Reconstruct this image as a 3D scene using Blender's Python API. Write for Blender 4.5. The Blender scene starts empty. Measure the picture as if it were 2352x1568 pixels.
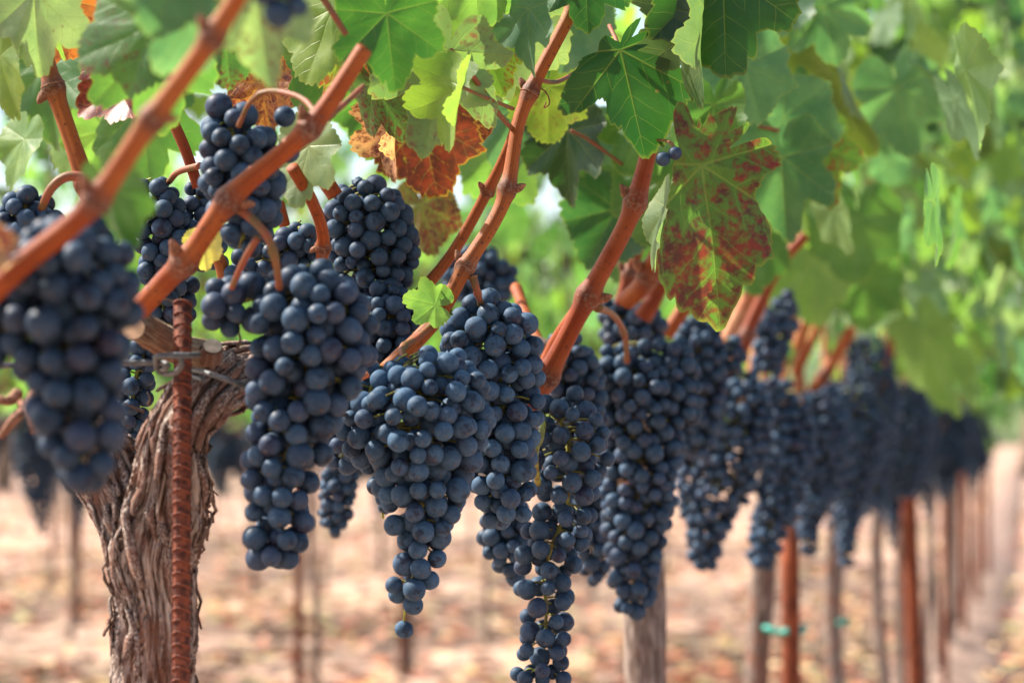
import bpy, math, random
import numpy as np
from mathutils import Vector, Matrix, noise as mn

random.seed(7)
RNG = np.random.default_rng(7)
S = bpy.context.scene
COL = S.collection

# ---------------------------------------------------------------- camera
F = 5553.0                     # focal length in pixels of a 2352 x 1568 reading of the photograph
HCAM = 0.95
PITCH = math.atan(226.0 / F)
cam_d = bpy.data.cameras.new('camera'); cam = bpy.data.objects.new('camera', cam_d); COL.objects.link(cam)
cam.location = (0, 0, HCAM); cam.rotation_euler = (math.pi / 2 + PITCH, 0, 0)
cam_d.sensor_width = 36; cam_d.lens = 85.0; cam_d.clip_start = 0.05; cam_d.clip_end = 3000
cam_d.dof.use_dof = True; cam_d.dof.focus_distance = 1.41; cam_d.dof.aperture_fstop = 8.2
S.camera = cam
CO = Vector((0, 0, HCAM)); CR = Vector((1, 0, 0))
CF = Vector((0, math.cos(PITCH), math.sin(PITCH))); CU = Vector((0, -math.sin(PITCH), math.cos(PITCH)))

# ---------------------------------------------------------------- sky, sun, exposure
SUN_V = Vector((-0.66, 0.24, 0.76)).normalized()      # towards the sun
world = bpy.data.worlds.new('World'); S.world = world; world.use_nodes = True
wn = world.node_tree.nodes; wl = world.node_tree.links
bg = wn['Background']; sky = wn.new('ShaderNodeTexSky'); sky.sky_type = 'NISHITA'; sky.sun_disc = False
sky.sun_elevation = math.asin(SUN_V.z); sky.sun_rotation = math.atan2(SUN_V.x, SUN_V.y)
sky.air_density = 1.0; sky.dust_density = 2.5; sky.ozone_density = 1.0
wl.new(sky.outputs[0], bg.inputs[0]); bg.inputs[1].default_value = 0.092
sun_d = bpy.data.lights.new('sun', 'SUN'); sun = bpy.data.objects.new('sun', sun_d); COL.objects.link(sun)
sun_d.energy = 4.2; sun_d.angle = math.radians(0.5); sun_d.color = (1.0, 0.93, 0.82)
sun.rotation_euler = SUN_V.to_track_quat('Z', 'Y').to_euler()
S.view_settings.view_transform = 'Standard'; S.view_settings.look = 'None'
S.view_settings.exposure = 1.68; S.view_settings.gamma = 1.0; S.view_settings.use_curve_mapping = False
S.render.engine = 'CYCLES'
S.cycles.use_denoising = True
S.cycles.max_bounces = 8; S.cycles.diffuse_bounces = 4; S.cycles.transmission_bounces = 6; S.cycles.transparent_max_bounces = 8
S.cycles.caustics_reflective = False; S.cycles.caustics_refractive = False
S.cycles.sample_clamp_indirect = 6.0

# ---------------------------------------------------------------- helpers
def at(x, y, z):
    """point seen at pixel (x, y) of the 2352 x 1568 reading, z metres along the optical axis"""
    return CO + CR * ((x - 1176) / F * z) - CU * ((y - 784) / F * z) + CF * z

WM = {}
def put(name, data, world_m=None, parent=None):
    o = bpy.data.objects.new(name, data); COL.objects.link(o)
    m = world_m if world_m is not None else Matrix.Identity(4)
    WM[o] = m
    if parent is not None:
        o.parent = parent; o.matrix_parent_inverse = WM[parent].inverted()
    o.matrix_basis = m
    return o

def thing(name, label, cat, loc, group=None):
    o = put(name, None, Matrix.Translation(loc)); o.empty_display_size = 0.05
    o['label'] = label; o['category'] = cat
    if group: o['group'] = group
    return o

def mesh_np(name, V, Fc, mat=None, uv=None, smooth=True):
    me = bpy.data.meshes.new(name)
    me.from_pydata([tuple(v) for v in V], [], [tuple(f) for f in Fc])
    if smooth: me.polygons.foreach_set('use_smooth', [True] * len(me.polygons))
    if uv is not None:
        l = me.uv_layers.new(name='UVMap')
        vi = np.empty(len(me.loops), dtype=np.int32); me.loops.foreach_get('vertex_index', vi)
        l.data.foreach_set('uv', np.asarray(uv, dtype=np.float32)[vi].ravel())
    if mat: me.materials.append(mat)
    me.update()
    return me

def centred(name, V, Fc, mat, parent=None, uv=None, smooth=True):
    """a mesh given in world coordinates, with its origin moved to its own middle"""
    V = np.asarray(V, dtype=float); c = V.mean(axis=0)
    me = mesh_np(name, V - c, Fc, mat, uv, smooth)
    return put(name, me, Matrix.Translation(c), parent)

def spline(P, n):
    """Catmull-Rom through the rows of P (any width), n samples per piece"""
    P = np.asarray(P, dtype=float)
    if len(P) == 2:
        t = np.linspace(0, 1, n + 1)[:, None]; return P[0] * (1 - t) + P[1] * t
    Q = np.vstack([2 * P[0] - P[1], P, 2 * P[-1] - P[-2]])
    out = []
    for i in range(1, len(Q) - 2):
        for k in range(n):
            t = k / n; a, b, c, d = Q[i - 1], Q[i], Q[i + 1], Q[i + 2]
            out.append(0.5 * (2 * b + (c - a) * t + (2 * a - 5 * b + 4 * c - d) * t * t + (3 * b - a - 3 * c + d) * t ** 3))
    out.append(P[-1])
    return np.array(out)

def frames(C):
    T = np.gradient(C, axis=0); T /= np.linalg.norm(T, axis=1)[:, None] + 1e-12
    N = np.zeros_like(T); up = np.array([0.3, 1.0, 0.1]); n = up - T[0] * up.dot(T[0]); N[0] = n / np.linalg.norm(n)
    for i in range(1, len(T)):
        n = N[i - 1] - T[i] * N[i - 1].dot(T[i]); N[i] = n / (np.linalg.norm(n) + 1e-12)
    return T, N, np.cross(T, N)

def tube(C, R, ns=10, disp=None, cap=True):
    """swept tube along centres C with radii R; disp(angle, length, radius) moves the skin; returns V, F, UV"""
    C = np.asarray(C, dtype=float); R = np.asarray(R, dtype=float); T, N, B = frames(C)
    L = np.concatenate([[0], np.cumsum(np.linalg.norm(np.diff(C, axis=0), axis=1))])
    V, UV = [], []
    for i in range(len(C)):
        for k in range(ns):
            a = 2 * math.pi * k / ns
            r = R[i] + (disp(a, L[i], R[i]) if disp else 0)
            V.append(C[i] + (N[i] * math.cos(a) + B[i] * math.sin(a)) * r); UV.append((k / ns, L[i] * 10))
    Fc = []
    for i in range(len(C) - 1):
        for k in range(ns):
            a, b = i * ns + k, i * ns + (k + 1) % ns
            Fc.append((a, b, b + ns, a + ns))
    if cap:
        V.append(C[0] - T[0] * R[0] * .15); V.append(C[-1] + T[-1] * R[-1] * .15); UV += [(0, 0), (0, 1)]
        n0 = len(V) - 2; e = (len(C) - 1) * ns
        for k in range(ns):
            Fc.append((n0, (k + 1) % ns, k)); Fc.append((n0 + 1, e + k, e + (k + 1) % ns))
    return np.array(V), Fc, UV

class Join:
    def __init__(s): s.V = []; s.F = []; s.UV = []; s.n = 0
    def add(s, V, Fc, UV=None):
        s.V.append(np.asarray(V)); s.F += [tuple(i + s.n for i in f) for f in Fc]; s.n += len(V)
        s.UV += list(UV) if UV is not None else [(0, 0)] * len(V)
    def put(s, name, mat, parent=None, smooth=True):
        return centred(name, np.vstack(s.V), s.F, mat, parent, s.UV, smooth)

# ---------------------------------------------------------------- material helper
class NT:
    def __init__(s, name):
        s.m = bpy.data.materials.new(name); s.m.use_nodes = True; s.t = s.m.node_tree; s.n = s.t.nodes; s.l = s.t.links
        s.n.clear(); s.out = s.n.new('ShaderNodeOutputMaterial')
    def node(s, kind, **kw):
        n = s.n.new('ShaderNode' + kind)
        for k, v in kw.items(): setattr(n, k, v)
        return n
    def _in(s, sock, v):
        if v is None: return
        if hasattr(v, 'is_output'): s.l.new(v, sock)
        elif isinstance(v, (tuple, list)) and len(v) == 3 and sock.type == 'RGBA': sock.default_value = (*v, 1)
        else: sock.default_value = v
    def math(s, op, a, b=None, c=None, clamp=False):
        n = s.node('Math', operation=op, use_clamp=clamp)
        for i, v in enumerate((a, b, c)): s._in(n.inputs[i], v)
        return n.outputs[0]
    def mix(s, f, a, b, blend='MIX'):
        n = s.node('Mix', data_type='RGBA', blend_type=blend)
        s._in(n.inputs[0], f); s._in(n.inputs[6], a); s._in(n.inputs[7], b)
        return n.outputs[2]
    def smooth(s, v, lo, hi, a=0.0, b=1.0):
        n = s.node('MapRange', interpolation_type='SMOOTHSTEP'); s._in(n.inputs[0], v)
        for i, x in zip((1, 2, 3, 4), (lo, hi, a, b)): s._in(n.inputs[i], x)
        return n.outputs[0]
    def noise(s, vec, scale, detail=3, rough=.55, w=None):
        n = s.node('TexNoise'); n.noise_dimensions = '4D' if w is not None else '3D'
        s._in(n.inputs['Vector'], vec); n.inputs['Scale'].default_value = scale; n.inputs['Detail'].default_value = detail
        n.inputs['Roughness'].default_value = rough
        if w is not None: s._in(n.inputs['W'], w)
        return n.outputs[0]
    def vec(s, op, a, b):
        n = s.node('VectorMath', operation=op); s._in(n.inputs[0], a); s._in(n.inputs[1], b); return n.outputs[0]
    def bump(s, h, strength=.4, dist=.01):
        n = s.node('Bump'); n.inputs['Strength'].default_value = strength; n.inputs['Distance'].default_value = dist
        s.l.new(h, n.inputs['Height']); return n.outputs[0]
    def bsdf(s, color, rough, spec=.4, normal=None):
        n = s.node('BsdfPrincipled'); s._in(n.inputs['Base Color'], color); s._in(n.inputs['Roughness'], rough)
        n.inputs['Specular IOR Level'].default_value = spec
        if normal: s.l.new(normal, n.inputs['Normal'])
        return n
    def done(s, shader):
        s.l.new(shader, s.out.inputs[0]); return s.m

def leaf_material(name, joined=False):
    t = NT(name)
    uv = t.node('TexCoord').outputs['UV']; sp = t.node('SeparateXYZ'); t.l.new(uv, sp.inputs[0])
    x = t.math('MULTIPLY', t.math('SUBTRACT', sp.outputs[0], .5), 4); y = t.math('MULTIPLY', t.math('SUBTRACT', sp.outputs[1], .5), 4)
    info = t.node('ObjectInfo')
    if joined:
        at_ = t.node('VertexColor', layer_name='tint'); base = at_.outputs['Color']; red = at_.outputs['Alpha']; red = 0.0; rnd = 0.3
    else:
        base = info.outputs['Color']; red = info.outputs['Alpha']; rnd = info.outputs['Random']
    r = t.math('SQRT', t.math('ADD', t.math('MULTIPLY', x, x), t.math('MULTIPLY', y, y)))
    a = t.math('ARCTAN2', x, y)
    step = math.radians(50)
    k = t.math('ROUND', t.math('DIVIDE', a, step)); k = t.math('MINIMUM', t.math('MAXIMUM', k, -2.0), 2.0)
    aa = t.math('SUBTRACT', a, t.math('MULTIPLY', k, step))
    tt = t.math('MULTIPLY', r, t.math('COSINE', aa)); d = t.math('ABSOLUTE', t.math('MULTIPLY', r, t.math('SINE', aa)))
    wd = t.math('MAXIMUM', t.math('MULTIPLY_ADD', tt, -.011, .0125), .0022)
    main = t.math('SUBTRACT', 1.0, t.smooth(t.math('DIVIDE', d, wd), .45, 1.25))
    wob = t.noise(uv, 14, 2, .5, t.math('MULTIPLY', rnd, 30) if not joined else None)
    s = t.math('MULTIPLY', t.math('ADD', t.math('SUBTRACT', tt, t.math('MULTIPLY', d, .95)), t.math('MULTIPLY', wob, .16)), 5.2)
    fr = t.math('ABSOLUTE', t.math('SUBTRACT', t.math('FRACT', s), .5))
    sec = t.math('MULTIPLY', t.smooth(fr, .018, .048, 1, 0), t.smooth(d, .40, .05))
    vein = t.math('MAXIMUM', main, t.math('MULTIPLY', sec, .55))
    net = t.node('TexVoronoi', feature='DISTANCE_TO_EDGE'); t.l.new(uv, net.inputs['Vector']); net.inputs['Scale'].default_value = 70
    netv = t.smooth(net.outputs['Distance'], .0, .09, 1, 0)
    off = t.math('MULTIPLY', rnd, 57.0) if not joined else None
    mott = t.noise(uv, 6, 4, .6, off); fine = t.noise(uv, 38, 3, .6, off)
    col = t.mix(t.smooth(mott, .35, .68), t.mix(1.0, base, (.72, .80, .75), 'MULTIPLY'), t.mix(1.0, base, (1.28, 1.16, 1.05), 'MULTIPLY'))
    if not joined:                        # autumn red between the veins, strongest where alpha is high
        rn = t.noise(uv, 17, 5, .68, off); rb = t.noise(uv, 75, 2, .6, off)
        pat = t.math('ADD', t.math('ADD', t.math('ADD', t.math('MULTIPLY', mott, .6), t.math('MULTIPLY', rn, 1.2)), t.math('MULTIPLY', rb, 1.1)), t.math('ADD', t.math('MINIMUM', t.math('MULTIPLY', d, 2.6), .17), t.math('MULTIPLY', t.math('MINIMUM', fr, .2), .9)))
        pat = t.math('ADD', pat, t.math('MULTIPLY', r, .18))
        thr = t.math('MULTIPLY_ADD', red, -1.0, 2.14)
        rm = t.math('MULTIPLY', t.smooth(t.math('SUBTRACT', pat, thr), -.20, .24), t.smooth(red, .02, .12))
        rcol = t.mix(t.smooth(fine, .38, .62), (.060, .010, .017), (.15, .017, .018))
        col = t.mix(t.math('MULTIPLY', rm, .95), col, rcol)
    vcol = t.mix(.55, t.mix(1.0, col, (1.7, 1.6, 1.4), 'MULTIPLY'), (.20, .22, .07))
    col = t.mix(t.math('MULTIPLY', vein, .62), col, vcol)
    col = t.mix(t.math('MULTIPLY', netv, .14), col, t.mix(1.0, col, (1.6, 1.5, 1.2), 'MULTIPLY'))
    sp2 = t.node('TexVoronoi'); t.l.new(uv, sp2.inputs['Vector']); sp2.inputs['Scale'].default_value = 26
    spots = t.math('MULTIPLY', t.smooth(sp2.outputs['Distance'], .10, .16, 1, 0), t.smooth(mott, .56, .62))
    col = t.mix(t.math('MULTIPLY', spots, .7), col, (.16, .10, .045))
    geo = t.node('NewGeometry')
    if not joined:
        rim = t.node('Attribute', attribute_name='rim')
        col = t.mix(t.smooth(rim.outputs['Fac'], .955, .995, 0, .5), col, t.mix(.5, t.mix(1.0, base, (1.8, 1.6, 1.1), 'MULTIPLY'), (.24, .19, .05)))  # yellowish dry edge, with light on the leaf edge put into the colour
    under = t.mix(.55, col, (.17, .23, .13))
    face = t.mix(geo.outputs['Backfacing'], col, under)
    hgt = t.math('SUBTRACT', t.math('MULTIPLY', fine, .25), t.math('MULTIPLY', vein, .6))
    nb = t.bump(hgt, .35, .002)
    p = t.bsdf(face, .42, .5, nb)
    tr = t.node('BsdfTranslucent'); tc = t.mix(1.0, t.mix(t.math('MULTIPLY', vein, .5), col, t.mix(1.0, col, (.6, .6, .5), 'MULTIPLY')), (1.65, 2.0, .90), 'MULTIPLY')
    t.l.new(tc, tr.inputs[0]); t.l.new(nb, tr.inputs[1])
    ms = t.node('MixShader'); ms.inputs[0].default_value = .50
    t.l.new(p.outputs[0], ms.inputs[1]); t.l.new(tr.outputs[0], ms.inputs[2])
    return t.done(ms.outputs[0])

def grape_material():
    t = NT('grape_skin')
    tc = t.node('TexCoord').outputs['Object']; info = t.node('ObjectInfo'); rnd = info.outputs['Random']
    off = t.math('MULTIPLY', rnd, 91.0)
    n1 = t.noise(tc, 90, 3, .55, off); n2 = t.noise(tc, 260, 4, .65, off); n3 = t.noise(tc, 700, 2, .6, off)
    base = info.outputs['Color']
    amt = t.math('MULTIPLY', t.math('MULTIPLY_ADD', rnd, .38, .62), info.outputs['Alpha'])                      # pale coat strength: random per berry, times a tone set per bunch
    rub = t.smooth(t.math('ADD', n1, t.math('MULTIPLY', t.math('SUBTRACT', n2, .5), .8)), .52, .67)
    bl = t.math('MULTIPLY', amt, t.math('MULTIPLY_ADD', rub, -.78, 1.0))
    bl = t.math('MULTIPLY', bl, t.math('MULTIPLY_ADD', n3, .35, .82), clamp=True)
    bloom = t.mix(t.smooth(n2, .3, .7), (.034, .078, .142), (.078, .142, .225))
    col = t.mix(bl, base, bloom)
    sp = t.node('SeparateXYZ'); t.l.new(t.vec('NORMALIZE', tc, (0, 0, 0)), sp.inputs[0])
    scar = t.smooth(sp.outputs[2], .9915, .9955)
    col = t.mix(t.math('MULTIPLY', scar, .8), col, (.10, .065, .045))
    speck = t.node('TexVoronoi'); t.l.new(tc, speck.inputs['Vector']); speck.inputs['Scale'].default_value = 420
    col = t.mix(t.math('MULTIPLY', t.smooth(speck.outputs['Distance'], .08, .16, 1, 0), t.smooth(n1, .5, .6)), col, (.045, .04, .045))
    rough = t.math('MULTIPLY_ADD', bl, .35, .40)
    p = t.bsdf(col, rough, .16, t.bump(n2, .12, .001))
    return t.done(p.outputs[0])

def bark_material(name, light, mid, dark, vscale=1.0):
    t = NT(name)
    uv = t.node('TexCoord').outputs['UV']; ob = t.node('TexCoord').outputs['Object']
    st = t.vec('MULTIPLY', uv, (60 * vscale, 4.0 * vscale, 1)); f = t.noise(st, 1.0, 5, .65)
    st2 = t.vec('MULTIPLY', uv, (22 * vscale, 1.2 * vscale, 1)); g = t.noise(st2, 1.0, 3, .6)
    h = t.noise(ob, 30, 4, .6)
    col = t.mix(t.smooth(f, .36, .62), dark, mid); col = t.mix(t.smooth(t.math('ADD', f, t.math('MULTIPLY', g, .6)), .74, .98), col, light)
    col = t.mix(t.math('MULTIPLY', t.smooth(h, .48, .64), .7), col, (.27, .125, .08))
    p = t.bsdf(col, .9, .15, t.bump(t.math('ADD', f, g), .9, .004)); return t.done(p.outputs[0])

def cane_material():
    t = NT('cane_wood')
    uv = t.node('TexCoord').outputs['UV']; ob = t.node('TexCoord').outputs['Object']; info = t.node('ObjectInfo')
    f = t.noise(t.vec('MULTIPLY', uv, (40, .35, 1)), 1.0, 4, .55); g = t.noise(ob, 45, 3, .6); q = t.noise(ob, 420, 2, .6)
    base = info.outputs['Color']
    col = t.mix(t.smooth(f, .35, .66), t.mix(1.0, base, (.74, .64, .6), 'MULTIPLY'), t.mix(1.0, base, (1.12, 1.15, 1.15), 'MULTIPLY'))
    col = t.mix(t.math('MULTIPLY', t.smooth(g, .50, .72), .55), col, t.mix(1.0, base, (.60, .42, .42), 'MULTIPLY'))
    lo = t.noise(ob, 16, 3, .6, t.math('MULTIPLY', info.outputs['Random'], 20)); ln = t.noise(t.vec('MULTIPLY', uv, (90, 1.2, 1)), 1.0, 3, .6)
    col = t.mix(t.math('MULTIPLY', t.smooth(lo, .48, .66), .55), col, t.mix(1.0, base, (1.25, 1.9, 2.4), 'MULTIPLY'))
    col = t.mix(t.math('MULTIPLY', t.smooth(ln, .58, .68), .55), col, t.mix(1.0, base, (.38, .32, .32), 'MULTIPLY'))
    nd = t.node('Attribute', attribute_name='node')
    col = t.mix(t.math('MULTIPLY', nd.outputs['Fac'], t.smooth(g, .30, .62, .35, .95)), col, (.085, .030, .020))
    col = t.mix(t.math('MULTIPLY', nd.outputs['Fac'], t.smooth(q, .50, .60, 0, .5)), col, (.26, .19, .14))
    col = t.mix(t.smooth(q, .62, .70), col, (.06, .025, .018))
    p = t.bsdf(col, .55, .2, t.bump(t.math('ADD', f, ln), .35, .0008)); return t.done(p.outputs[0])

def plain(name, col, rough=.7, spec=.3, nscale=60, var=.35, bump=.2, metal=0, dark=None):
    t = NT(name); ob = t.node('TexCoord').outputs['Object']; n = t.noise(ob, nscale, 4, .6)
    lo = dark or tuple(c * (1 - var) for c in col); hi = tuple(c * (1 + var) for c in col)
    p = t.bsdf(t.mix(t.smooth(n, .32, .68), lo, hi), rough, spec, t.bump(n, bump, .002)); p.inputs['Metallic'].default_value = metal
    return t.done(p.outputs[0])

M_LEAF = leaf_material('grape_leaf'); M_FOLIAGE = leaf_material('grape_foliage', True)
M_GRAPE = grape_material()
M_BARK = bark_material('vine_bark', (.54, .45, .385), (.27, .185, .145), (.045, .024, .017))
M_BARK_FAR = bark_material('vine_bark_far', (.42, .35, .30), (.24, .175, .14), (.09, .06, .05))
M_CANE = cane_material()
M_STRIP = bark_material('bark_strip', (.56, .48, .42), (.33, .24, .20), (.13, .075, .06), 1.6)
M_CUT = plain('cut_wood', (.55, .43, .30), .8, .2, 160, .25)
M_SPUR = bark_material('spur_wood', (.68, .54, .38), (.46, .33, .21), (.20, .12, .08))  # pale spur wood, lightened in colour to stand for sunlight on it
M_RUST = plain('rusty_steel', (.145, .042, .022), .85, .25, 220, .5, .5, 0, (.05, .018, .014))
M_RUSTY = plain('painted_rust_post', (.17, .040, .014), .8, .25, 40, .4, .3)
M_WIRE = plain('galvanised_wire', (.085, .088, .09), .55, .5, 240, .35, .3, .2)
M_STEM = plain('bunch_stem', (.20, .20, .035), .6, .3, 220, .45, .2, 0, (.13, .09, .03))
M_PED = plain('red_stalk', (.19, .050, .026), .55, .25, 110, .3, .3, 0, (.13, .085, .028))
M_TIE = plain('green_plastic_tie', (.03, .33, .26), .4, .4, 60, .1, .1)
M_BUD = plain('cane_bud', (.22, .10, .06), .8, .2, 400, .5, .5)
M_TAN = plain('dry_leaf_bit', (.55, .46, .17), .7, .3, 90, .3)

# ---------------------------------------------------------------- leaf meshes
CTRL = {
 'round': [(0, 1.0), (10, .95), (22, .82), (30, .78), (40, .84), (52, .88), (64, .82), (76, .72), (84, .70), (96, .74), (108, .73), (124, .68), (142, .63), (156, .58), (168, .44), (176, .2), (180, .06)],
 'lobed': [(0, 1.0), (9, .93), (19, .78), (27, .62), (34, .70), (43, .83), (53, .86), (63, .78), (73, .62), (79, .54), (87, .60), (98, .67), (110, .66), (126, .60), (144, .57), (158, .52), (169, .38), (177, .15), (180, .06)],
 'deep':  [(0, 1.0), (9, .92), (17, .76), (24, .50), (29, .48), (36, .68), (46, .80), (57, .74), (67, .52), (73, .38), (80, .44), (90, .58), (102, .60), (116, .48), (130, .46), (148, .50), (162, .42), (173, .24), (180, .06)],
}
def leaf_mesh(name, style, seed, nb, nr, curl=0.0, wave=.06, fold=.05, droop=.12, teeth=46, outline=None):
    rg = random.Random(seed); c = CTRL[style]
    th = np.linspace(-math.pi, math.pi, nb, endpoint=False); deg = np.degrees(th)
    jit = [[rg.uniform(.92, 1.08) for _ in c] for _ in range(2)]
    rr = np.zeros(nb)
    for side in (0, 1):
        ang = [p[0] for p in c]; val = [p[1] * j for p, j in zip(c, jit[side])]; val[0] = 1.0; val[-1] = .06
        m = deg >= 0 if side == 0 else deg < 0
        x_ = np.abs(deg[m]); i_ = np.clip(np.searchsorted(ang, x_, side='right') - 1, 0, len(ang) - 2); a_ = np.array(ang, float); v_ = np.array(val)
        f_ = (x_ - a_[i_]) / (a_[i_ + 1] - a_[i_]); f_ = f_ * .45 + .55 * f_ * f_ * (3 - 2 * f_); rr[m] = v_[i_] * (1 - f_) + v_[i_ + 1] * f_
    if outline is not None:
        q = sorted(((math.degrees(math.atan2(px * 1.0, py * 1.0))), math.hypot(px, py)) for px, py in outline)
        qa = np.array([p[0] for p in q]); qr = np.array([p[1] for p in q])
        rr = np.interp(deg, np.concatenate([qa - 360, qa, qa + 360]), np.concatenate([qr, qr, qr]))
    k = max(1, nb // 90); ker = np.ones(2 * k + 1) / (2 * k + 1)
    sm = np.convolve(np.concatenate([rr[-k:], rr, rr[:k]]), ker, 'valid')
    ph = np.abs(deg) / 180 * teeth / 2; fr = np.mod(ph, 1.0)
    ph = ph + .35 * np.sin(np.radians(deg) * 7 + seed); fr = np.mod(ph, 1.0)
    tooth = np.abs(np.sin(math.pi * fr)) ** .6 - .62
    amp = .075 + .045 * np.sin(ph * 2.3 + seed) + .02 * np.sin(ph * .9)
    edge = sm * (1 + tooth * amp * (.75 if outline is not None else 1) * np.clip((170 - np.abs(deg)) / 30, 0, 1))
    if outline is not None: edge *= 1.02
    V = [(0, 0, 0)]; UV = [(.5, .5)]
    p1, p2, p3 = rg.uniform(0, 6), rg.uniform(0, 6), rg.uniform(0, 6); step = math.radians(50)
    for i in range(1, nr + 1):
        f = (i / nr) ** .85
        w = max(0, (f - .55) / .45)
        for j in range(nb):
            r = f * (sm[j] * (1 - w) + edge[j] * w) if i < nr else edge[j]
            x, y = r * math.sin(th[j]), r * math.cos(th[j])
            kk = max(-2, min(2, round(th[j] / step))); aa = abs(th[j] - kk * step) / step * 2
            z = fold * r * min(1, aa) ** .8 * 1.3
            z += wave * r * r * (math.sin(3 * th[j] + p1) + .7 * math.sin(5 * th[j] + p2) + .35 * math.sin(9 * th[j] + p3))
            z += curl * x * x - droop * max(0, y) ** 2 + .03 * mn.noise((x * 3, y * 3, seed))
            V.append((x, y, z)); UV.append((x * .25 + .5, y * .25 + .5))
    Fc = [(0, 1 + j, 1 + (j + 1) % nb) for j in range(nb)]
    for i in range(nr - 1):
        a = 1 + i * nb; b = a + nb
        Fc += [(a + j, b + j, b + (j + 1) % nb, a + (j + 1) % nb) for j in range(nb)]
    # triangles above wind clockwise seen from +Z; flip so that the upper face looks to +Z
    Fc = [tuple(reversed(f)) for f in Fc]
    return np.array(V), Fc, UV

def reg_leaf(key, *a, **k):
    V, Fc, UV = leaf_mesh(key, *a, **k); LEAF[key] = me = mesh_np('leaf', V, Fc, M_LEAF, UV); nb_, nr_ = a[2], a[3]; me.attributes.new('rim', 'FLOAT', 'POINT').data.foreach_set('value', np.array([0.0] + [(i / nr_) ** .85 for i in range(1, nr_ + 1) for _ in range(nb_)], dtype=np.float32)); LEAFDATA[key] = (V, Fc, UV)
LEAF, LEAFDATA = {}, {}
for i in range(4): reg_leaf(f'r{i}', 'round', 11 + i, 152, 7, curl=(-.12, .10, -.22, .2)[i], wave=(.05, .07, .06, .08)[i])
for i in range(4): reg_leaf(f'l{i}', 'lobed', 31 + i, 160, 7, curl=(-.10, .15, -.25, .1)[i], wave=(.05, .08, .06, .07)[i])
for i in range(2): reg_leaf(f'd{i}', 'deep', 51 + i, 176, 8, curl=(-.12, .06)[i], wave=(.05, .06)[i], fold=.07, droop=.10)
def from_px(j, tip, pts):
    """leaf outline: points relative to the stalk joint j, turned so that the tip lies on +Y at distance 1"""
    t = np.array(tip) - j; ln = np.hypot(*t); u = t / ln; w = np.array([-u[1], u[0]])
    return [((np.array(p) - j).dot(w) / ln, (np.array(p) - j).dot(u) / ln) for p in pts]
RED_PTS = [(965, 1520), (1000, 1440), (1030, 1335), (1085, 1290), (1098, 1235), (1150, 1195), (1205, 1190), (1228, 1125), (1200, 1060), (1150, 1010), (1095, 995), (1085, 955), (1100, 900), (1130, 850), (1150, 802), (1200, 795), (1232, 750), (1205, 670), (1150, 620), (1100, 590), (1062, 560), (1045, 500), (1000, 590), (955, 670), (905, 745), (872, 735), (858, 690), (872, 620), (905, 555), (890, 480), (850, 490), (810, 500), (760, 475), (735, 540), (745, 610), (765, 680), (760, 730), (735, 840), (715, 900), (705, 1000), (690, 1060), (670, 1110), (655, 1200), (658, 1290), (690, 1310), (700, 1360), (730, 1390), (770, 1380), (800, 1430), (850, 1440), (900, 1470), (940, 1482)]
reg_leaf('red', 'deep', 52, 220, 9, curl=.02, wave=.045, fold=.10, droop=.14, teeth=60, outline=from_px(np.array((870, 765)), (965, 1520), RED_PTS))
DARK_PTS = [(610, 735), (648, 682), (690, 652), (718, 600), (712, 560), (745, 555), (765, 500), (800, 478), (818, 400), (790, 340), (745, 295), (700, 268), (640, 256), (560, 238), (545, 215), (600, 216), (655, 205), (650, 140), (600, 80), (575, 130), (530, 190), (497, 200), (470, 190), (430, 165), (400, 200), (395, 245), (350, 252), (305, 290), (300, 325), (245, 370), (250, 400), (212, 450), (225, 475), (205, 522), (275, 530), (305, 503), (340, 518), (365, 480), (400, 445), (440, 405), (450, 420), (405, 480), (408, 540), (422, 580), (480, 572), (505, 620), (540, 650), (565, 700)]
reg_leaf('dark', 'deep', 53, 220, 9, curl=-.08, wave=.05, fold=.06, droop=.10, teeth=64, outline=from_px(np.array((495, 235)), (610, 735), DARK_PTS))
reg_leaf('fold', 'lobed', 61, 152, 7, curl=1.1, wave=.05, fold=.03, droop=.25)
reg_leaf('cup', 'round', 62, 152, 7, curl=-.8, wave=.10, fold=.03, droop=.2)
FAR_KEYS = []
for i in range(6):
    reg_leaf(f'f{i}', ('round', 'lobed')[i % 2], 71 + i, 40, 3, curl=(-.3, .3, .1, -.1, .6, -.6)[i], wave=.09, teeth=18); FAR_KEYS.append(f'f{i}')
NEAR_KEYS = ['r0', 'r1', 'r2', 'r3', 'l0', 'l1', 'l2', 'l3', 'd1', 'fold', 'cup']

dk = (.024, .070, .022); md = (.068, .150, .042); lt = (.130, .225, .066); yl = (.160, .245, .042); bl = (.076, .158, .098)
pl = (.195, .265, .150); orr = (.42, .115, .028); rd = (.30, .065, .040); ol = (.095, .125, .024); yw = (.50, .36, .06)
PAL = dict(dk=dk, md=md, lt=lt, yl=yl, bl=bl, pl=pl, orr=orr, rd=rd, ol=ol, yw=yw)

def leaf_matrix(pos, tip, nrm, size, yaw=0, tilt=0):
    t = Vector(tip).normalized(); n = Vector(nrm); n = (n - t * n.dot(t)).normalized()
    x = t.cross(n)
    m = Matrix((x, t, n)).transposed()
    m = m @ Matrix.Rotation(yaw, 3, 'Y') @ Matrix.Rotation(tilt, 3, 'X')
    return Matrix.Translation(pos) @ m.to_4x4() @ Matrix.Scale(size, 4)

def add_leaf(vine, M, key, color, red=0.0, label=None):
    o = put('leaf', LEAF[key], M, vine); o.color = (*color, red)
    if label: o['label'] = label
    return o

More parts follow.
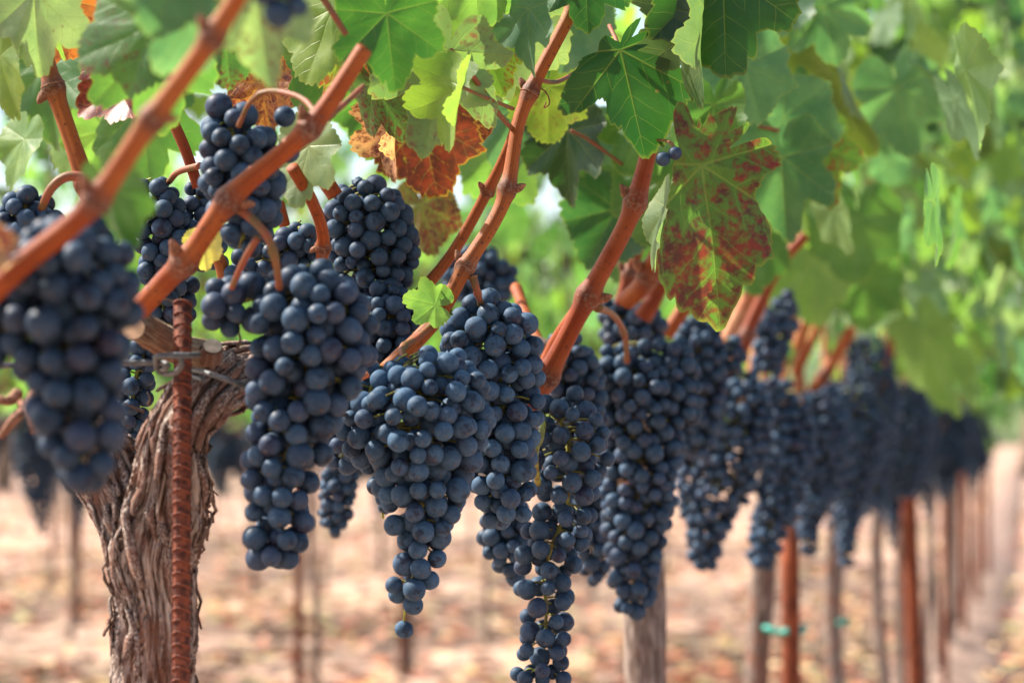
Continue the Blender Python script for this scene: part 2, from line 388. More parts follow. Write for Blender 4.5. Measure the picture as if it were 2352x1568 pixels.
def px_leaf(vine, jx, jy, z, ln, ang, color, key='r0', yaw=0, tilt=0, red=0.0, label=None, back=False):
    """leaf whose stalk joint is at pixel (jx, jy), its tip ln pixels away at ang degrees from straight down"""
    a = math.radians(ang); tip = CR * math.sin(a) - CU * math.cos(a); tip = tip + CF * 0.0
    n = CF if back else -CF
    c = PAL[color] if isinstance(color, str) else color
    return add_leaf(vine, leaf_matrix(at(jx, jy, z), tip, n, ln / F * z, math.radians(yaw), math.radians(tilt)), key, c, red, label)

def stalk(name, pts, r0, r1, mat, parent, ns=8, n=8):
    """slender tube through pixel points (x, y, z)"""
    C = spline([at(*p) for p in pts], n); R = np.linspace(r0, r1, len(C))
    V, Fc, UV = tube(C, R, ns); o = centred(name, V, Fc, mat, parent, UV); return o

# ---------------------------------------------------------------- canes
def cane(vine, pts, w, nodes=(), color=(.36, .115, .040), label=None, buds=True, cut=False, seed=1):
    """shoot through pixel points (x, y, z), w = (width at start, width at end) in pixels, nodes = fractions that swell"""
    rg = random.Random(seed)
    P = [at(*p) for p in pts]; C = spline(P, 14); n = len(C)
    zz = spline([[p[2]] for p in pts], 14)[:, 0]
    W = np.linspace(w[0], w[1], n); R = W / 2 / F * zz
    L = np.concatenate([[0], np.cumsum(np.linalg.norm(np.diff(C, axis=0), axis=1))]); u = L / L[-1]
    for f in nodes: R = R * (1 + .40 * np.exp(-((u - f) * L[-1] / (R.mean() * 1.05)) ** 2) + .08 * np.exp(-((u - f) * L[-1] / (R.mean() * 3)) ** 2))
    for i in range(n): R[i] *= 1 + .05 * mn.noise((u[i] * 9, seed, 0))
    V, Fc, UV = tube(C, R, 20, lambda a, l, r: r * .035 * mn.noise((math.cos(a) * 2, math.sin(a) * 2, l * 14 + seed)) + r * .010 * math.sin(a * 11 + seed))
    o = centred('cane', V, Fc, M_CANE, vine, UV); o.color = (*color, 1)
    nv = np.zeros(n)
    for f in nodes: nv = np.maximum(nv, np.exp(-((u - f) * L[-1] / (R.mean() * 1.1)) ** 2))
    o.data.attributes.new('node', 'FLOAT', 'POINT').data.foreach_set('value', np.concatenate([np.repeat(nv, 20), [0, 0]]).astype(np.float32))
    if label: o['label'] = label
    T, N, B = frames(C)
    if buds:
        for j, f in enumerate(nodes):
            i = min(n - 1, int(np.searchsorted(u, f))); sgn = 1 if j % 2 else -1
            side = np.array(CR) * sgn; side = side - T[i] * side.dot(T[i]); side /= np.linalg.norm(side)
            c0 = C[i] + side * R[i] * .7
            D = side * .75 + T[i] * .6 - np.array(CF) * .25
            Cb = np.array([c0 + D * R[i] * k for k in (0, .35, .7, 1.0, 1.2)]); Rb = R[i] * np.array([.40, .42, .34, .20, .05])
            Vb, Fb, Ub = tube(Cb, Rb, 8, lambda a, l, r: r * .25 * mn.noise((a * 2, l * 300, seed)))
            centred('bud', Vb, Fb, M_BUD, o, Ub)
            # pale ring of old leaf scar below the bud
            if j % 2: continue
            ring = np.array([C[i] - T[i] * R[i] * .4 + (N[i] * math.cos(q) + B[i] * math.sin(q)) * R[i] * .97 for q in np.linspace(0, 2 * math.pi, 17)])
            Vr, Fr, Ur = tube(ring, np.full(17, R[i] * .07), 6, lambda a, l, r: r * .5 * mn.noise((l * 600, a, seed)), cap=False); centred('scar_ring', Vr, Fr, M_BUD, o, Ur)
    if cut:
        i = n - 1; ring = [C[i] + T[i] * R[i] * .2 + (N[i] * math.cos(q) + B[i] * math.sin(q)) * R[i] * .86 for q in np.linspace(0, 2 * math.pi, 16, endpoint=False)]
        ring.append(C[i] + T[i] * R[i] * .26)
        centred('cut_end', np.array(ring), [(k, (k + 1) % 16, 16) for k in range(16)], M_CUT, o, None, False)
    return o

# ---------------------------------------------------------------- grapes
def grape_meshes():
    out = []
    for k in range(6):
        rg = random.Random(k); el = rg.uniform(.96, 1.08); V = []; Fc = []; ns, nr = 24, 14
        for i in range(nr + 1):
            ph = math.pi * i / nr
            for j in range(ns):
                a = 2 * math.pi * j / ns
                d = 1 + .030 * mn.noise((math.sin(ph) * math.cos(a) * 1.3 + k * 7, math.sin(ph) * math.sin(a) * 1.3, math.cos(ph) * 1.3))
                d -= .05 * math.exp(-(ph / .14) ** 2) * .6
                V.append((math.sin(ph) * math.cos(a) * d * .5, math.sin(ph) * math.sin(a) * d * .5, math.cos(ph) * d * .5 * el))
        for i in range(nr):
            for j in range(ns):
                a, b = i * ns + j, i * ns + (j + 1) % ns
                Fc.append((a, a + ns, b + ns, b) if 0 < i < nr - 1 else ((a, a + ns, b + ns) if i == 0 else (a, a + ns, b)))
        # real-size berries (14 mm) so that object space keeps metres
        out.append(mesh_np('grape', np.array(V) * GD, Fc, M_GRAPE))
    return out
GD = 0.014
GM = grape_meshes()
def raisin_mesh():
    V, Fc = [], []; ns, nr = 20, 12
    for i in range(nr + 1):
        ph = math.pi * i / nr
        for j in range(ns):
            a = 2 * math.pi * j / ns; p = Vector((math.sin(ph) * math.cos(a), math.sin(ph) * math.sin(a), math.cos(ph)))
            d = .40 * (1 - .35 * abs(mn.noise(p * 2.6)) * 2); V.append(p * d * GD)
    for i in range(nr):
        for j in range(ns):
            a, b = i * ns + j, i * ns + (j + 1) % ns; Fc.append((a, a + ns, b + ns, b))
    return mesh_np('shrivelled_grape', V, Fc, M_GRAPE)
GRAISIN = raisin_mesh()

def fill_lobe(lobes, gd, rng, tries=2600, pack=.88, cap=295, depth=.9):
    """berry centres over the skin (and one layer below) of tapering lobes; lobes = list of (C, R, VIEW)"""
    P = np.zeros((0, 3)); out_ax = []; D = []
    for layer in (0, 1):
        for C, R in lobes:
            C = np.asarray(C); R = np.asarray(R); T, N, B = frames(C)
            w = np.maximum(R - gd * .4, gd * .25); w = w / w.sum(); n = len(C)
            nt = int(tries / (1 if layer == 0 else 2.5) / len(lobes))
            idx = rng.choice(n, nt, p=w); ang = rng.uniform(0, 2 * math.pi, nt); jit = rng.uniform(-.5, .5, nt)
            size = gd * rng.uniform(.74, 1.10, nt)
            for q in range(nt):
                i = idx[q]; r = max(0.0, R[i] - size[q] * .5) * rng.uniform(.86, 1.06) if layer == 0 else max(0.0, R[i] - size[q] * 1.25) * rng.uniform(.7, 1.0)
                if layer and R[i] < gd * 1.3: continue
                d = N[i] * math.cos(ang[q]) + B[i] * math.sin(ang[q])
                c = C[i] + T[i] * jit[q] * np.linalg.norm(C[min(i + 1, n - 1)] - C[max(i - 1, 0)]) * .5 + d * r
                if len(P):
                    dd = np.sqrt(((P - c) ** 2).sum(1))
                    if (dd < (np.array(D) + size[q]) * .5 * pack).any(): continue
                P = np.vstack([P, c]); D.append(size[q]); out_ax.append((C[i], d * .8 - T[i] * 0 + np.array([0, 0, -.5])))
                if len(P) >= cap: return P, D, out_ax
    return P, D, out_ax

GRAPE_COLS = [(.008, .012, .022), (.009, .010, .020), (.007, .010, .019), (.017, .010, .022)]
def bunch(label, lobes, z, gpx, seed, stem=None, group='grape bunches of the front row', pack=.82, tries=3600, depth=1.0, cat='grape bunch', raisins=.012, stem_r=.0016, stem_mat=None, bloom=.66):  # bloom sets how pale blue the whole bunch is
    """lobes: lists of (x, y, half width) in pixels at depth z (or (x, y, hw, dz)); gpx: berry diameter in pixels"""
    rng = np.random.default_rng(seed); gd = gpx / F * z
    LL = []
    for lb in lobes:
        A = np.array([[*at(p[0], p[1], z + (p[3] if len(p) > 3 else 0)), p[2] / F * z] for p in lb]); A = spline(A, 10)
        LL.append((A[:, :3], np.maximum(A[:, 3], gd * .3)))
    P, D, AX = fill_lobe(LL, gd, rng, tries, pack)
    top = at(stem[0][0], stem[0][1], stem[0][2]) if stem else Vector(LL[0][0][0])
    b = thing('grape_bunch', label, cat, top, group)
    for i in range(len(P)):
        d = Vector(AX[i][1]).normalized(); q = d.to_track_quat('Z', 'Y')
        me = GM[rng.integers(len(GM))]
        nm = 'grape'
        if raisins and rng.random() < raisins: me = GRAISIN; nm = 'shrivelled_grape'
        M = Matrix.Translation(P[i]) @ q.to_matrix().to_4x4() @ Matrix.Rotation(rng.uniform(0, 6.28), 4, 'Z') @ Matrix.Scale(D[i] / GD, 4)
        o = put(nm, me, M, b); o.color = (*GRAPE_COLS[rng.integers(4)], bloom)
    J = Join()
    for C, R in LL:
        k = max(2, len(C)); V, Fc, UV = tube(C, np.linspace(.0019, .0010, k) * (gd / .014), 7); J.add(V, Fc, UV)
    for i in range(len(P)):
        a = np.array(AX[i][0]); p = P[i]
        a2 = a + np.array([0, 0, .004]); m = (a2 + p) / 2 + np.array([0, 0, .002])
        V, Fc, UV = tube(np.array([a2, m, p]), np.array([.0008, .0006, .0008]) * (gd / .014), 4, cap=False); J.add(V, Fc, UV)
    J.put('stem', M_STEM, b)
    if stem:
        C = spline([at(*p) for p in stem], 10); n_ = len(C); f_ = np.linspace(0, 1, n_)
        rs = np.linspace(stem_r * 1.1, stem_r * .8, n_) * (1 + .35 * np.exp(-(f_ / .06) ** 2) + .30 * np.exp(-((f_ - .62) / .05) ** 2) + .25 * np.exp(-((f_ - 1) / .06) ** 2))
        V, Fc, UV = tube(C, rs, 12, lambda a, l, r: r * .12 * mn.noise((math.cos(a) * 2, math.sin(a) * 2, l * 160 + seed)))
        centred('stalk', V, Fc, stem_mat or M_PED, b, UV)
    return b

# joined low bunches for what is far and soft
def ico():
    g = (1 + 5 ** .5) / 2
    V = np.array([(-1, g, 0), (1, g, 0), (-1, -g, 0), (1, -g, 0), (0, -1, g), (0, 1, g), (0, -1, -g), (0, 1, -g), (g, 0, -1), (g, 0, 1), (-g, 0, -1), (-g, 0, 1)], float)
    V /= np.linalg.norm(V[0])
    Fc = [(0, 11, 5), (0, 5, 1), (0, 1, 7), (0, 7, 10), (0, 10, 11), (1, 5, 9), (5, 11, 4), (11, 10, 2), (10, 7, 6), (7, 1, 8), (3, 9, 4), (3, 4, 2), (3, 2, 6), (3, 6, 8), (3, 8, 9), (4, 9, 5), (2, 4, 11), (6, 2, 10), (8, 6, 7), (9, 8, 1)]
    V = list(map(tuple, V)); mid = {}
    def m(a, b):
        k = (min(a, b), max(a, b))
        if k not in mid:
            p = np.array(V[a]) + np.array(V[b]); V.append(tuple(p / np.linalg.norm(p))); mid[k] = len(V) - 1
        return mid[k]
    F2 = []
    for a, b, c in Fc:
        ab, bc, ca = m(a, b), m(b, c), m(c, a); F2 += [(a, ab, ca), (b, bc, ab), (c, ca, bc), (ab, bc, ca)]
    return np.array(V), F2
IV, IF = ico()
SOFT = []
for k in range(5):
    rng = np.random.default_rng(900 + k); h = (.20, .24, .17, .22, .19)[k]; w = (.045, .050, .040, .038, .052)[k]
    z_ = np.linspace(0, -h, 14); prof = np.interp(np.linspace(0, 1, 14), [0, .12, .35, .7, 1], [.45, 1, .95, .55, .22])
    C = np.stack([.008 * np.sin(z_ * 20 + k), .008 * np.cos(z_ * 17 + k), z_], 1)
    C2 = np.stack([np.linspace(.02, .06, 6) * (1 if k % 2 else -1), np.zeros(6), np.linspace(-.02, -.09, 6)], 1)
    P, D, _ = fill_lobe([(C, prof * w), (C2, np.full(6, w * .55))], .0145, rng, 1400, .86)
    J = Join()
    for p, d in zip(P, D): J.add(IV * d * .5 + p, IF)
    me = mesh_np('grape_cluster', np.vstack(J.V), J.F, M_GRAPE); st = tube(np.array([(0, 0, .05), (.004, 0, .02), (0, 0, -.1)]), np.array([.002, .002, .001]), 6)
    SOFT.append((me, mesh_np('stem', st[0], st[1], M_PED, st[2])))

def soft_bunch(label, pos, scale, seed, group):
    rg = random.Random(seed); me, st = SOFT[rg.randrange(5)]
    b = thing('grape_bunch', label, 'grape bunch', pos, group)
    M = Matrix.Translation(pos) @ Matrix.Rotation(rg.uniform(0, 6.28), 4, 'Z') @ Matrix.Scale(scale, 4)
    o = put('grape_cluster', me, M, b); o['kind'] = 'stuff'; o.color = (*GRAPE_COLS[rg.randrange(4)], .5)
    put('stem', st, M, b)
    return b

# ---------------------------------------------------------------- the ground, hills, far trees
def row_pt(d, z, h=0.0):
    """point on a row that runs to the vanishing point right of the frame; d = how far left of the camera, z = distance"""
    e = ROW_E; y = z; x = (y * e.x - d) / e.y
    return Vector((x, y, h))
ROW_E = Vector((1184 / F, 1.0, 0)).normalized()

def ground_material():
    t = NT('dry_soil'); ob = t.node('TexCoord').outputs['Object']
    a = t.noise(ob, .55, 5, .62); b = t.noise(ob, 5.5, 4, .65); c = t.noise(ob, 30, 3, .6); d = t.noise(ob, .25, 3, .5)
    col = t.mix(t.smooth(b, .36, .64), (.37, .235, .178), (.54, .375, .285))
    col = t.mix(t.math('MULTIPLY', t.smooth(a, .46, .56), .85), col, (.16, .115, .09))  # broad grey-brown patches, row shade painted into the soil colour
    col = t.mix(t.math('MULTIPLY', t.smooth(c, .54, .66), .55), col, (.40, .15, .085))
    col = t.mix(t.math('MULTIPLY', t.smooth(d, .50, .66), .35), col, (.38, .30, .15))
    p = t.bsdf(col, .95, .1, t.bump(t.math('ADD', b, c), .6, .03)); return t.done(p.outputs[0])
M_SOIL = ground_material()
gx = np.concatenate([np.linspace(-900, -30, 12), np.linspace(-28, 28, 113), np.linspace(30, 900, 12)])
gy = np.concatenate([np.linspace(-300, 0, 6), np.linspace(2, 60, 110), np.linspace(70, 2500, 16)])
GV = []
for y in gy:
    for x in gx:
        dd = y * ROW_E.x - x * ROW_E.y                       # left of camera
        k = (dd - .335) / 2.02; near = abs(dd) < 30 and 0 < y < 60
        hgt = .05 * math.exp(-((k - round(k)) * 2.02 / .28) ** 2) + .03 * mn.noise((x * 1.3, y * 1.3, 0)) + .02 * mn.noise((x * 4, y * 4, 3)) if near else 0
        GV.append((x, y, hgt - (.02 if near else .02)))
nx = len(gx)
GF = [(j * nx + i, j * nx + i + 1, (j + 1) * nx + i + 1, (j + 1) * nx + i) for j in range(len(gy) - 1) for i in range(nx - 1)]
ground = put('ground', mesh_np('ground', GV, GF, M_SOIL)); ground['kind'] = 'structure'

M_BERM = plain('shaded_berm_soil', (.24, .165, .13), .95, .1, 9, .35, .6, 0, (.13, .085, .068))  # grey dirt along the row, with the vines' shade mixed into its colour
BV, BF = [], []; nb_ = 9
for j, z_ in enumerate(np.concatenate([np.linspace(1, 40, 130), np.linspace(42, 110, 20)])):
    for i in range(nb_):
        f = i / (nb_ - 1) * 2 - 1; p = row_pt(.335 - f * (.30 + .05 * mn.noise((z_ * 1.5, 2.2, f))), z_)
        BV.append((p.x, p.y, -.04 + .13 * (1 - f * f) ** .7 + .03 * mn.noise((p.x * 5, p.y * 5, 1)) * (1 - f * f)))
BF = [(j * nb_ + i, j * nb_ + i + 1, (j + 1) * nb_ + i + 1, (j + 1) * nb_ + i) for j in range(149) for i in range(nb_ - 1)]
berm = put('soil_berm', mesh_np('soil_berm', BV, BF, M_BERM)); berm['kind'] = 'structure'
M_HILL = plain('hill_scrub', (.10, .13, .055), .95, .1, .03, .4, 0)
HV, HF = [], []
hxs = np.linspace(-700, 700, 60)
for j, yy in enumerate(np.linspace(420, 900, 10)):
    for x in hxs:
        HV.append((x, yy, -2 + 34 * math.sin(math.pi * min(1, j / 6) / 2) * (.75 + .5 * mn.noise((x * .004, 1.7, 0)) + .12 * mn.noise((x * .03, yy * .02, 0)))))
HF = [(j * 60 + i, j * 60 + i + 1, (j + 1) * 60 + i + 1, (j + 1) * 60 + i) for j in range(9) for i in range(59)]
hill = put('hill', mesh_np('hill', HV, HF, M_HILL)); hill['kind'] = 'structure'

M_TREEBARK = plain('tree_bark', (.16, .115, .085), .95, .1, 6, .4, .5)
M_TREELEAF = plain('tree_leaf', (.075, .125, .035), .7, .25, .8, .45, 0)
def far_tree(label, px, y, h, w, seed):
    rg = random.Random(seed); nr = np.random.default_rng(seed); base = Vector(((px - 1176) / F * y, y, 0))
    tr = thing('tree', label, 'tree', base, 'trees beyond the vineyard')
    C = spline([base + Vector((0, 0, -.1)), base + Vector((.1 * h * .2, 0, h * .25)), base + Vector((0, .1, h * .55)), base + Vector((.2, 0, h * .85))], 6)
    V, Fc, UV = tube(C, np.linspace(h * .035, h * .006, len(C)), 9); J = Join(); J.add(V, Fc, UV)
    tips = []
    for k in range(9):
        a = rg.uniform(0, 6.28); z0 = h * rg.uniform(.25, .7); r = w * rg.uniform(.55, .95) * (1 - .35 * abs(z0 / h - .45))
        p0 = base + Vector((0, 0, z0)); p2 = p0 + Vector((math.cos(a) * r * .8, math.sin(a) * r * .8, h * rg.uniform(.08, .25)))
        V, Fc, UV = tube(spline([p0, (p0 + p2) / 2 + Vector((0, 0, -.03 * h)), p2], 4), np.linspace(h * .012, h * .003, 9), 6); J.add(V, Fc, UV); tips.append(p2)
    J.put('trunk', M_TREEBARK, tr)
    cl = []
    for k in range(34):
        ph = rg.uniform(0, 6.28); q = rg.uniform(-.35, 1); rad = math.sqrt(max(0, 1 - q * q)) if q > 0 else 1.0
        cl.append((base + Vector((math.cos(ph) * w * rad * rg.uniform(.3, .85), math.sin(ph) * w * rad * rg.uniform(.3, .85), h * (.55 + .36 * q))), w * rg.uniform(.18, .34)))
    Vs, Fs = [], []
    for c, r in cl:
        for _ in range(90):
            d = nr.normal(size=3); d /= np.linalg.norm(d); p = np.array(c) + d * r * rg.uniform(.5, 1.05); s = rg.uniform(.10, .22) * w * .35
            u = nr.normal(size=3); u -= d * u.dot(d) * .6; u /= np.linalg.norm(u); v = np.cross(d, u); n0 = len(Vs)
            Vs += [p - u * s, p + v * s * .55, p + u * s, p - v * s * .55]; Fs.append((n0, n0 + 1, n0 + 2, n0 + 3))
    centred('crown', Vs, Fs, M_TREELEAF, tr, None, False)
TREES = [('round pale green tree beyond the vines at the left edge', 10, 46, 5.2, 2.5), ('tall pale tree beyond the vines behind the leaning left cane', 330, 58, 6.4, 2.8),
         ('low spreading tree beyond the vines above the pruned stub', 560, 62, 6.0, 3.4), ('wide green tree beyond the vines behind the upper bunches', 840, 60, 6.6, 3.6),
         ('pale tree seen between the two middle canes', 1110, 66, 7.0, 3.8), ('broad tree beyond the vines left of the dark lobed leaf', 1340, 70, 7.4, 3.6),
         ('slim tree beyond the vines behind the red leaf', 1600, 75, 7.6, 3.4), ('tall tree past the row end, inner one of the right hand pair', 2180, 58, 13, 4.2),
         ('tall tree past the row end, cut by the right edge', 2380, 62, 15, 4.6)]
for i, a in enumerate(TREES): far_tree(*a, 300 + i)

# ---------------------------------------------------------------- generic vines (rows behind and down the row)
def bark_disp(seed, amp=.22):
    def f(a, l, r):
        tw = a + l * 3
        n = mn.noise((math.cos(tw) * 2.2, math.sin(tw) * 2.2, l * 9 + seed)); m = mn.noise((math.cos(tw) * 6, math.sin(tw) * 6, l * 16 + seed))
        return r * amp * (n + .5 * m)
    return f

def rand_leaf_col(rg):
    x = rg.random()
    c = md if x < .34 else lt if x < .58 else bl if x < .74 else yl if x < .84 else pl if x < .93 else dk if x < .97 else ol
    k = rg.uniform(.8, 1.2); return tuple(v * k for v in c)

def generic_vine(d, z, label, group, seed, nleaf, joined, canes=6, mode='row', keep=None, size=(.042, .066)):
    rg = random.Random(seed); base = row_pt(d, z); up = Vector((0, 0, 1)); side = Vector((-ROW_E.y, ROW_E.x, 0))
    v = thing('grape_vine', label, 'grape vine', base, group)
    pts = [base + Vector((0, 0, -.03)), base + Vector((rg.uniform(-.02, .02), rg.uniform(-.02, .02), .3)), base + Vector((rg.uniform(-.03, .03), 0, .62)), base + Vector((0, 0, HCAM + .0))]
    C = spline(pts, 9); R = np.interp(np.linspace(0, 1, len(C)), [0, .1, .6, .85, 1], [.024, .0165, .015, .019, .022]) * rg.uniform(.88, 1.12)
    V, Fc, UV = tube(C, R, 14, bark_disp(seed)); centred('trunk', V, Fc, M_BARK_FAR, v, UV)
    head = pts[-1]
    for s in (-1, 1):
        e = head + ROW_E * s * .5 + Vector((0, 0, .06))
        V, Fc, UV = tube(spline([head - Vector((0, 0, .03)), head + ROW_E * s * .12 + Vector((0, 0, .035)), e], 6), np.linspace(.022, .013, 13), 10, bark_disp(seed + s)); centred('cordon', V, Fc, M_BARK_FAR, v, UV)
    for k in range(canes):
        s = (k + .5) / canes * 1.0 - .5 + rg.uniform(-.05, .05)
        p0 = head + ROW_E * s + Vector((0, 0, .05)); lean = ROW_E * rg.uniform(.05, .40) + side * rg.uniform(-.12, .12)
        C = spline([p0, p0 + lean * .35 + up * .22, p0 + lean * .7 + up * .55, p0 + lean * .8 + up * .95], 5)
        V, Fc, UV = tube(C, np.linspace(.0055, .0025, len(C)), 7); o = centred('cane', V, Fc, M_CANE, v, UV); o.color = (*((.36, .115, .04) if rg.random() < .6 else (.32, .12, .055)), 1)
    mats = []
    for k in range(nleaf):
        for _ in range(20):
            s = rg.uniform(-.62, .62); w = max(-.40, min(.52, rg.gauss(.03, .22))); h = HCAM + .16 + (1.05 if rg.random() < .8 else 1.75) * rg.random() ** 1.15 + .06 * rg.gauss(0, 1)
            p = head + ROW_E * s + side * w; p.z = h
            if keep is None or keep(p): break
        else: continue
        out = 1 if w > 0 else -1
        n = side * out * rg.uniform(.2, 1.0) + up * rg.uniform(-.1, .9) + ROW_E * rg.uniform(-.5, .5)
        tip = -up * rg.uniform(.5, 1) + side * out * rg.uniform(0, .6) + ROW_E * rg.uniform(-.6, .6)
        mats.append((leaf_matrix(p, tip, n, rg.uniform(*size)), rand_leaf_col(rg)))
    if joined:
        V, Fc, UV, CC = [], [], [], []
        for M, c in mats:
            v0, f0, u0 = LEAFDATA[FAR_KEYS[rg.randrange(6)]]; A = np.array(M)
            n0 = len(V); V += list(v0 @ A[:3, :3].T + A[:3, 3]); Fc += [tuple(i + n0 for i in f) for f in f0]; UV += u0; CC += [(*c, 0)] * len(v0)
        o = centred('foliage', V, Fc, M_FOLIAGE, v, UV); o['kind'] = 'stuff'
        ca = o.data.color_attributes.new('tint', 'FLOAT_COLOR', 'POINT'); ca.data.foreach_set('color', np.array(CC, dtype=np.float32).ravel())
    else:
        for M, c in mats:
            x = rg.random(); key = (NEAR_KEYS if z < 2.9 else FAR_KEYS)[rg.randrange(6)]
            o = add_leaf(v, M, key, c, rg.uniform(.1, .4) if rg.random() < .06 and d > 1 else 0)
    return v

SP = 1.174
ORD = ['first', 'second', 'third', 'fourth', 'fifth', 'sixth', 'seventh', 'eighth', 'ninth', 'tenth', 'eleventh', 'twelfth', 'thirteenth', 'fourteenth', 'fifteenth', 'sixteenth']

# row of the photograph
def proj(p):
    q = p - CO; zc = q.dot(CF); return 1176 + F * q.dot(CR) / zc, 784 - F * q.dot(CU) / zc, zc
def keep_front(p):
    x, y, z = proj(p)
    if z < 1.62: return not (-150 < x < 2500 and -150 < y < 1600)
    lim = np.interp(x, [0, 400, 700, 1000, 1250, 1500, 1800], [330, 260, 260, 330, 400, 480, 600])
    return y < lim or z > 3.2

vines = []
b1 = at(350, 1568, 1.28); base1 = Vector((b1.x, b1.y, 0))
vine1 = thing('grape_vine', 'old gnarled grape vine with shaggy peeling bark beside the ribbed stake', 'grape vine', base1, 'grape vines of the front row')
vine2 = generic_vine(.335, 2.12, 'front row vine whose pale trunk stands under the long bunch with tapering tail', 'grape vines of the front row', 21, 150, False, 0, keep=keep_front, size=(.038, .056))
frontlab = ['trunk tied with green plastic to a rusty red post', 'slim trunk bare of stake just right of the tied post', 'dark slim trunk left of the leaning rust post', 'trunk crowded behind the leaning rust post']
for i in range(12):
    z = 2.12 + SP * (i + 1)
    lab = 'front row vine, ' + frontlab[i] if i < 4 else f'soft front row vine, {ORD[i - 4]} beyond the leaning rust post'
    vv = generic_vine(.335, z, lab, 'grape vines of the front row', 40 + i, 235 if i < 7 else 420, i >= 7, 6, keep=keep_front); vines.append((z, vv))
# unseen leaves of the near vine, added above the frame to shade the bunches
rgc = random.Random(77); sideR = Vector((-ROW_E.y, ROW_E.x, 0)); nn = 0
while nn < 85:
    p = row_pt(.335, 0, 0) + ROW_E * rgc.uniform(.35, 2.0) + sideR * rgc.uniform(-.40, .06); p.z = HCAM + rgc.uniform(.14, .85)
    x, y, zc = proj(p)
    if y > -190 or zc < .3: continue
    nn += 1
    add_leaf(vine1, leaf_matrix(p, -Vector((0, 0, 1)) * rgc.uniform(.3, 1) + sideR * rgc.uniform(-.6, .6) + ROW_E * rgc.uniform(-.6, .6), sideR * rgc.uniform(-1, 1) + Vector((0, 0, rgc.uniform(.1, 1))), rgc.uniform(.042, .060)), FAR_KEYS[nn % 6], rand_leaf_col(rgc))
# outer leaves of the front row that hang over the open alley
rgo = random.Random(91); nn = 0
while nn < 270:
    x = rgo.uniform(1880, 2400); z = rgo.uniform(3.5, 7.0); y = rgo.uniform(-80, 560 + (x - 1700) * .55)
    p = at(x, y, z); q = row_pt(.335, p.y, 0); w = (p - q).dot(sideR)
    if not -.46 < w < .05: continue
    nn += 1; vv = min(vines, key=lambda a: abs(a[0] - p.y))[1]
    tip = Vector((rgo.uniform(-.5, .5), rgo.uniform(-.3, .3), -1)); nrm = Vector((rgo.uniform(-.3, .9), rgo.uniform(-1.1, -.1), rgo.uniform(-.2, .7)))
    add_leaf(vv, leaf_matrix(p, tip, nrm, rgo.uniform(.030, .050)), NEAR_KEYS[rgo.randrange(8)], PAL[rgo.choice(('lt', 'lt', 'md', 'bl', 'pl', 'pl', 'yl', 'dk', 'ol'))], 0)  # repeated pale green puts sunlit leaves into the colour choice
# rows behind
for r, (d, z0, n) in enumerate([(2.42, 5.68, 11), (4.35, 7.2, 12), (6.4, 9.5, 12), (8.4, 12, 12)]):
    for i in range(n):
        z = z0 + SP * 1.15 * i
        row = ('second', 'third', 'fourth', 'fifth')[r]
        generic_vine(d, z, f'blurred vine of the {row} row back, {ORD[i]} from the left edge', f'grape vines of the {row} row', 200 + 40 * r + i, 170 if r == 0 else 190, not (r == 0 and i < 8), 4, size=(.048, .075))
        for k in range(8 if r < 2 else 0):
            rg = random.Random(1000 * r + 10 * i + k)
            p = row_pt(d, z + (k - 3.5) * .165 + rg.uniform(-.05, .05), HCAM + rg.uniform(-.02, .10)) + Vector((rg.uniform(-.08, .08), 0, 0))
            soft_bunch(f'dark blurred bunch, ' + ('leftmost', 'second from left', 'third from left', 'left middle one', 'right middle one', 'third from right', 'second from right', 'rightmost')[k] + f' under the {ORD[i]} vine of the {row} row', p, rg.uniform(.9, 1.25), 5000 + 100 * r + 10 * i + k, f'grape bunches of the {row} row')

# leaf litter on the ground
rg = random.Random(5); LV, LF, LC = [], [], []
cols = [(.42, .16, .08), (.50, .30, .14), (.30, .10, .06), (.56, .40, .24), (.20, .13, .09), (.46, .20, .12), (.40, .34, .16)]
for k in range(14000):
    z = 8 + 34 * rg.random() ** 1.5; x = rg.uniform(-.26, .30) * z; s = rg.uniform(.03, .075)
    if mn.noise((x * .8, z * .5, 4)) < rg.uniform(-.6, .35): continue
    a = rg.uniform(0, 6.28); c, q = math.cos(a) * s, math.sin(a) * s; h = rg.uniform(.03, .055); n0 = len(LV)
    LV += [(x - c, z - q, h), (x + q * .8, z - c * .8, h + rg.uniform(0, .03)), (x + c, z + q, h + rg.uniform(-.01, .02)), (x - q * .8, z + c * .8, h + rg.uniform(0, .03))]
    LF += [(n0, n0 + 1, n0 + 2), (n0, n0 + 2, n0 + 3)]; LC += [(*cols[rg.randrange(7)], 1)] * 4
t = NT('litter'); vc = t.node('VertexColor', layer_name='tint'); M_LIT = t.done(t.bsdf(vc.outputs[0], .85, .2).outputs[0])
lit = put('leaf_litter', mesh_np('leaf_litter', LV, LF, M_LIT, None, False)); lit['kind'] = 'stuff'
lit.data.color_attributes.new('tint', 'FLOAT_COLOR', 'POINT').data.foreach_set('color', np.array(LC, dtype=np.float32).ravel())

# ---------------------------------------------------------------- the near vine's trunk, arms, bark strips
def shag(seed, twist):
    def f(a, l, r):
        tw = a + l * twist
        u, w = math.cos(tw), math.sin(tw)
        n = mn.noise((u * 3.0, w * 3.0, l * 14 + seed)); m = mn.noise((u * 9, w * 9, l * 22 + seed)); q = mn.noise((u * 22, w * 22, l * 40 + seed))
        ridge = 1 - abs(m) * 2.2; ridge2 = 1 - abs(q) * 2
        b = mn.noise((u * 1.1, w * 1.1, l * 11 + seed * 2))
        k = mn.noise((u * 4.2 + seed, w * 4.2, l * 46)); k = max(0.0, min(1.0, (k + .05) / .22)); k = k * k * (3 - 2 * k)
        return r * (.16 * b + .07 * n + .12 * (ridge - .5) + .075 * (ridge2 - .5) + .075 * (k - .5))
    return f

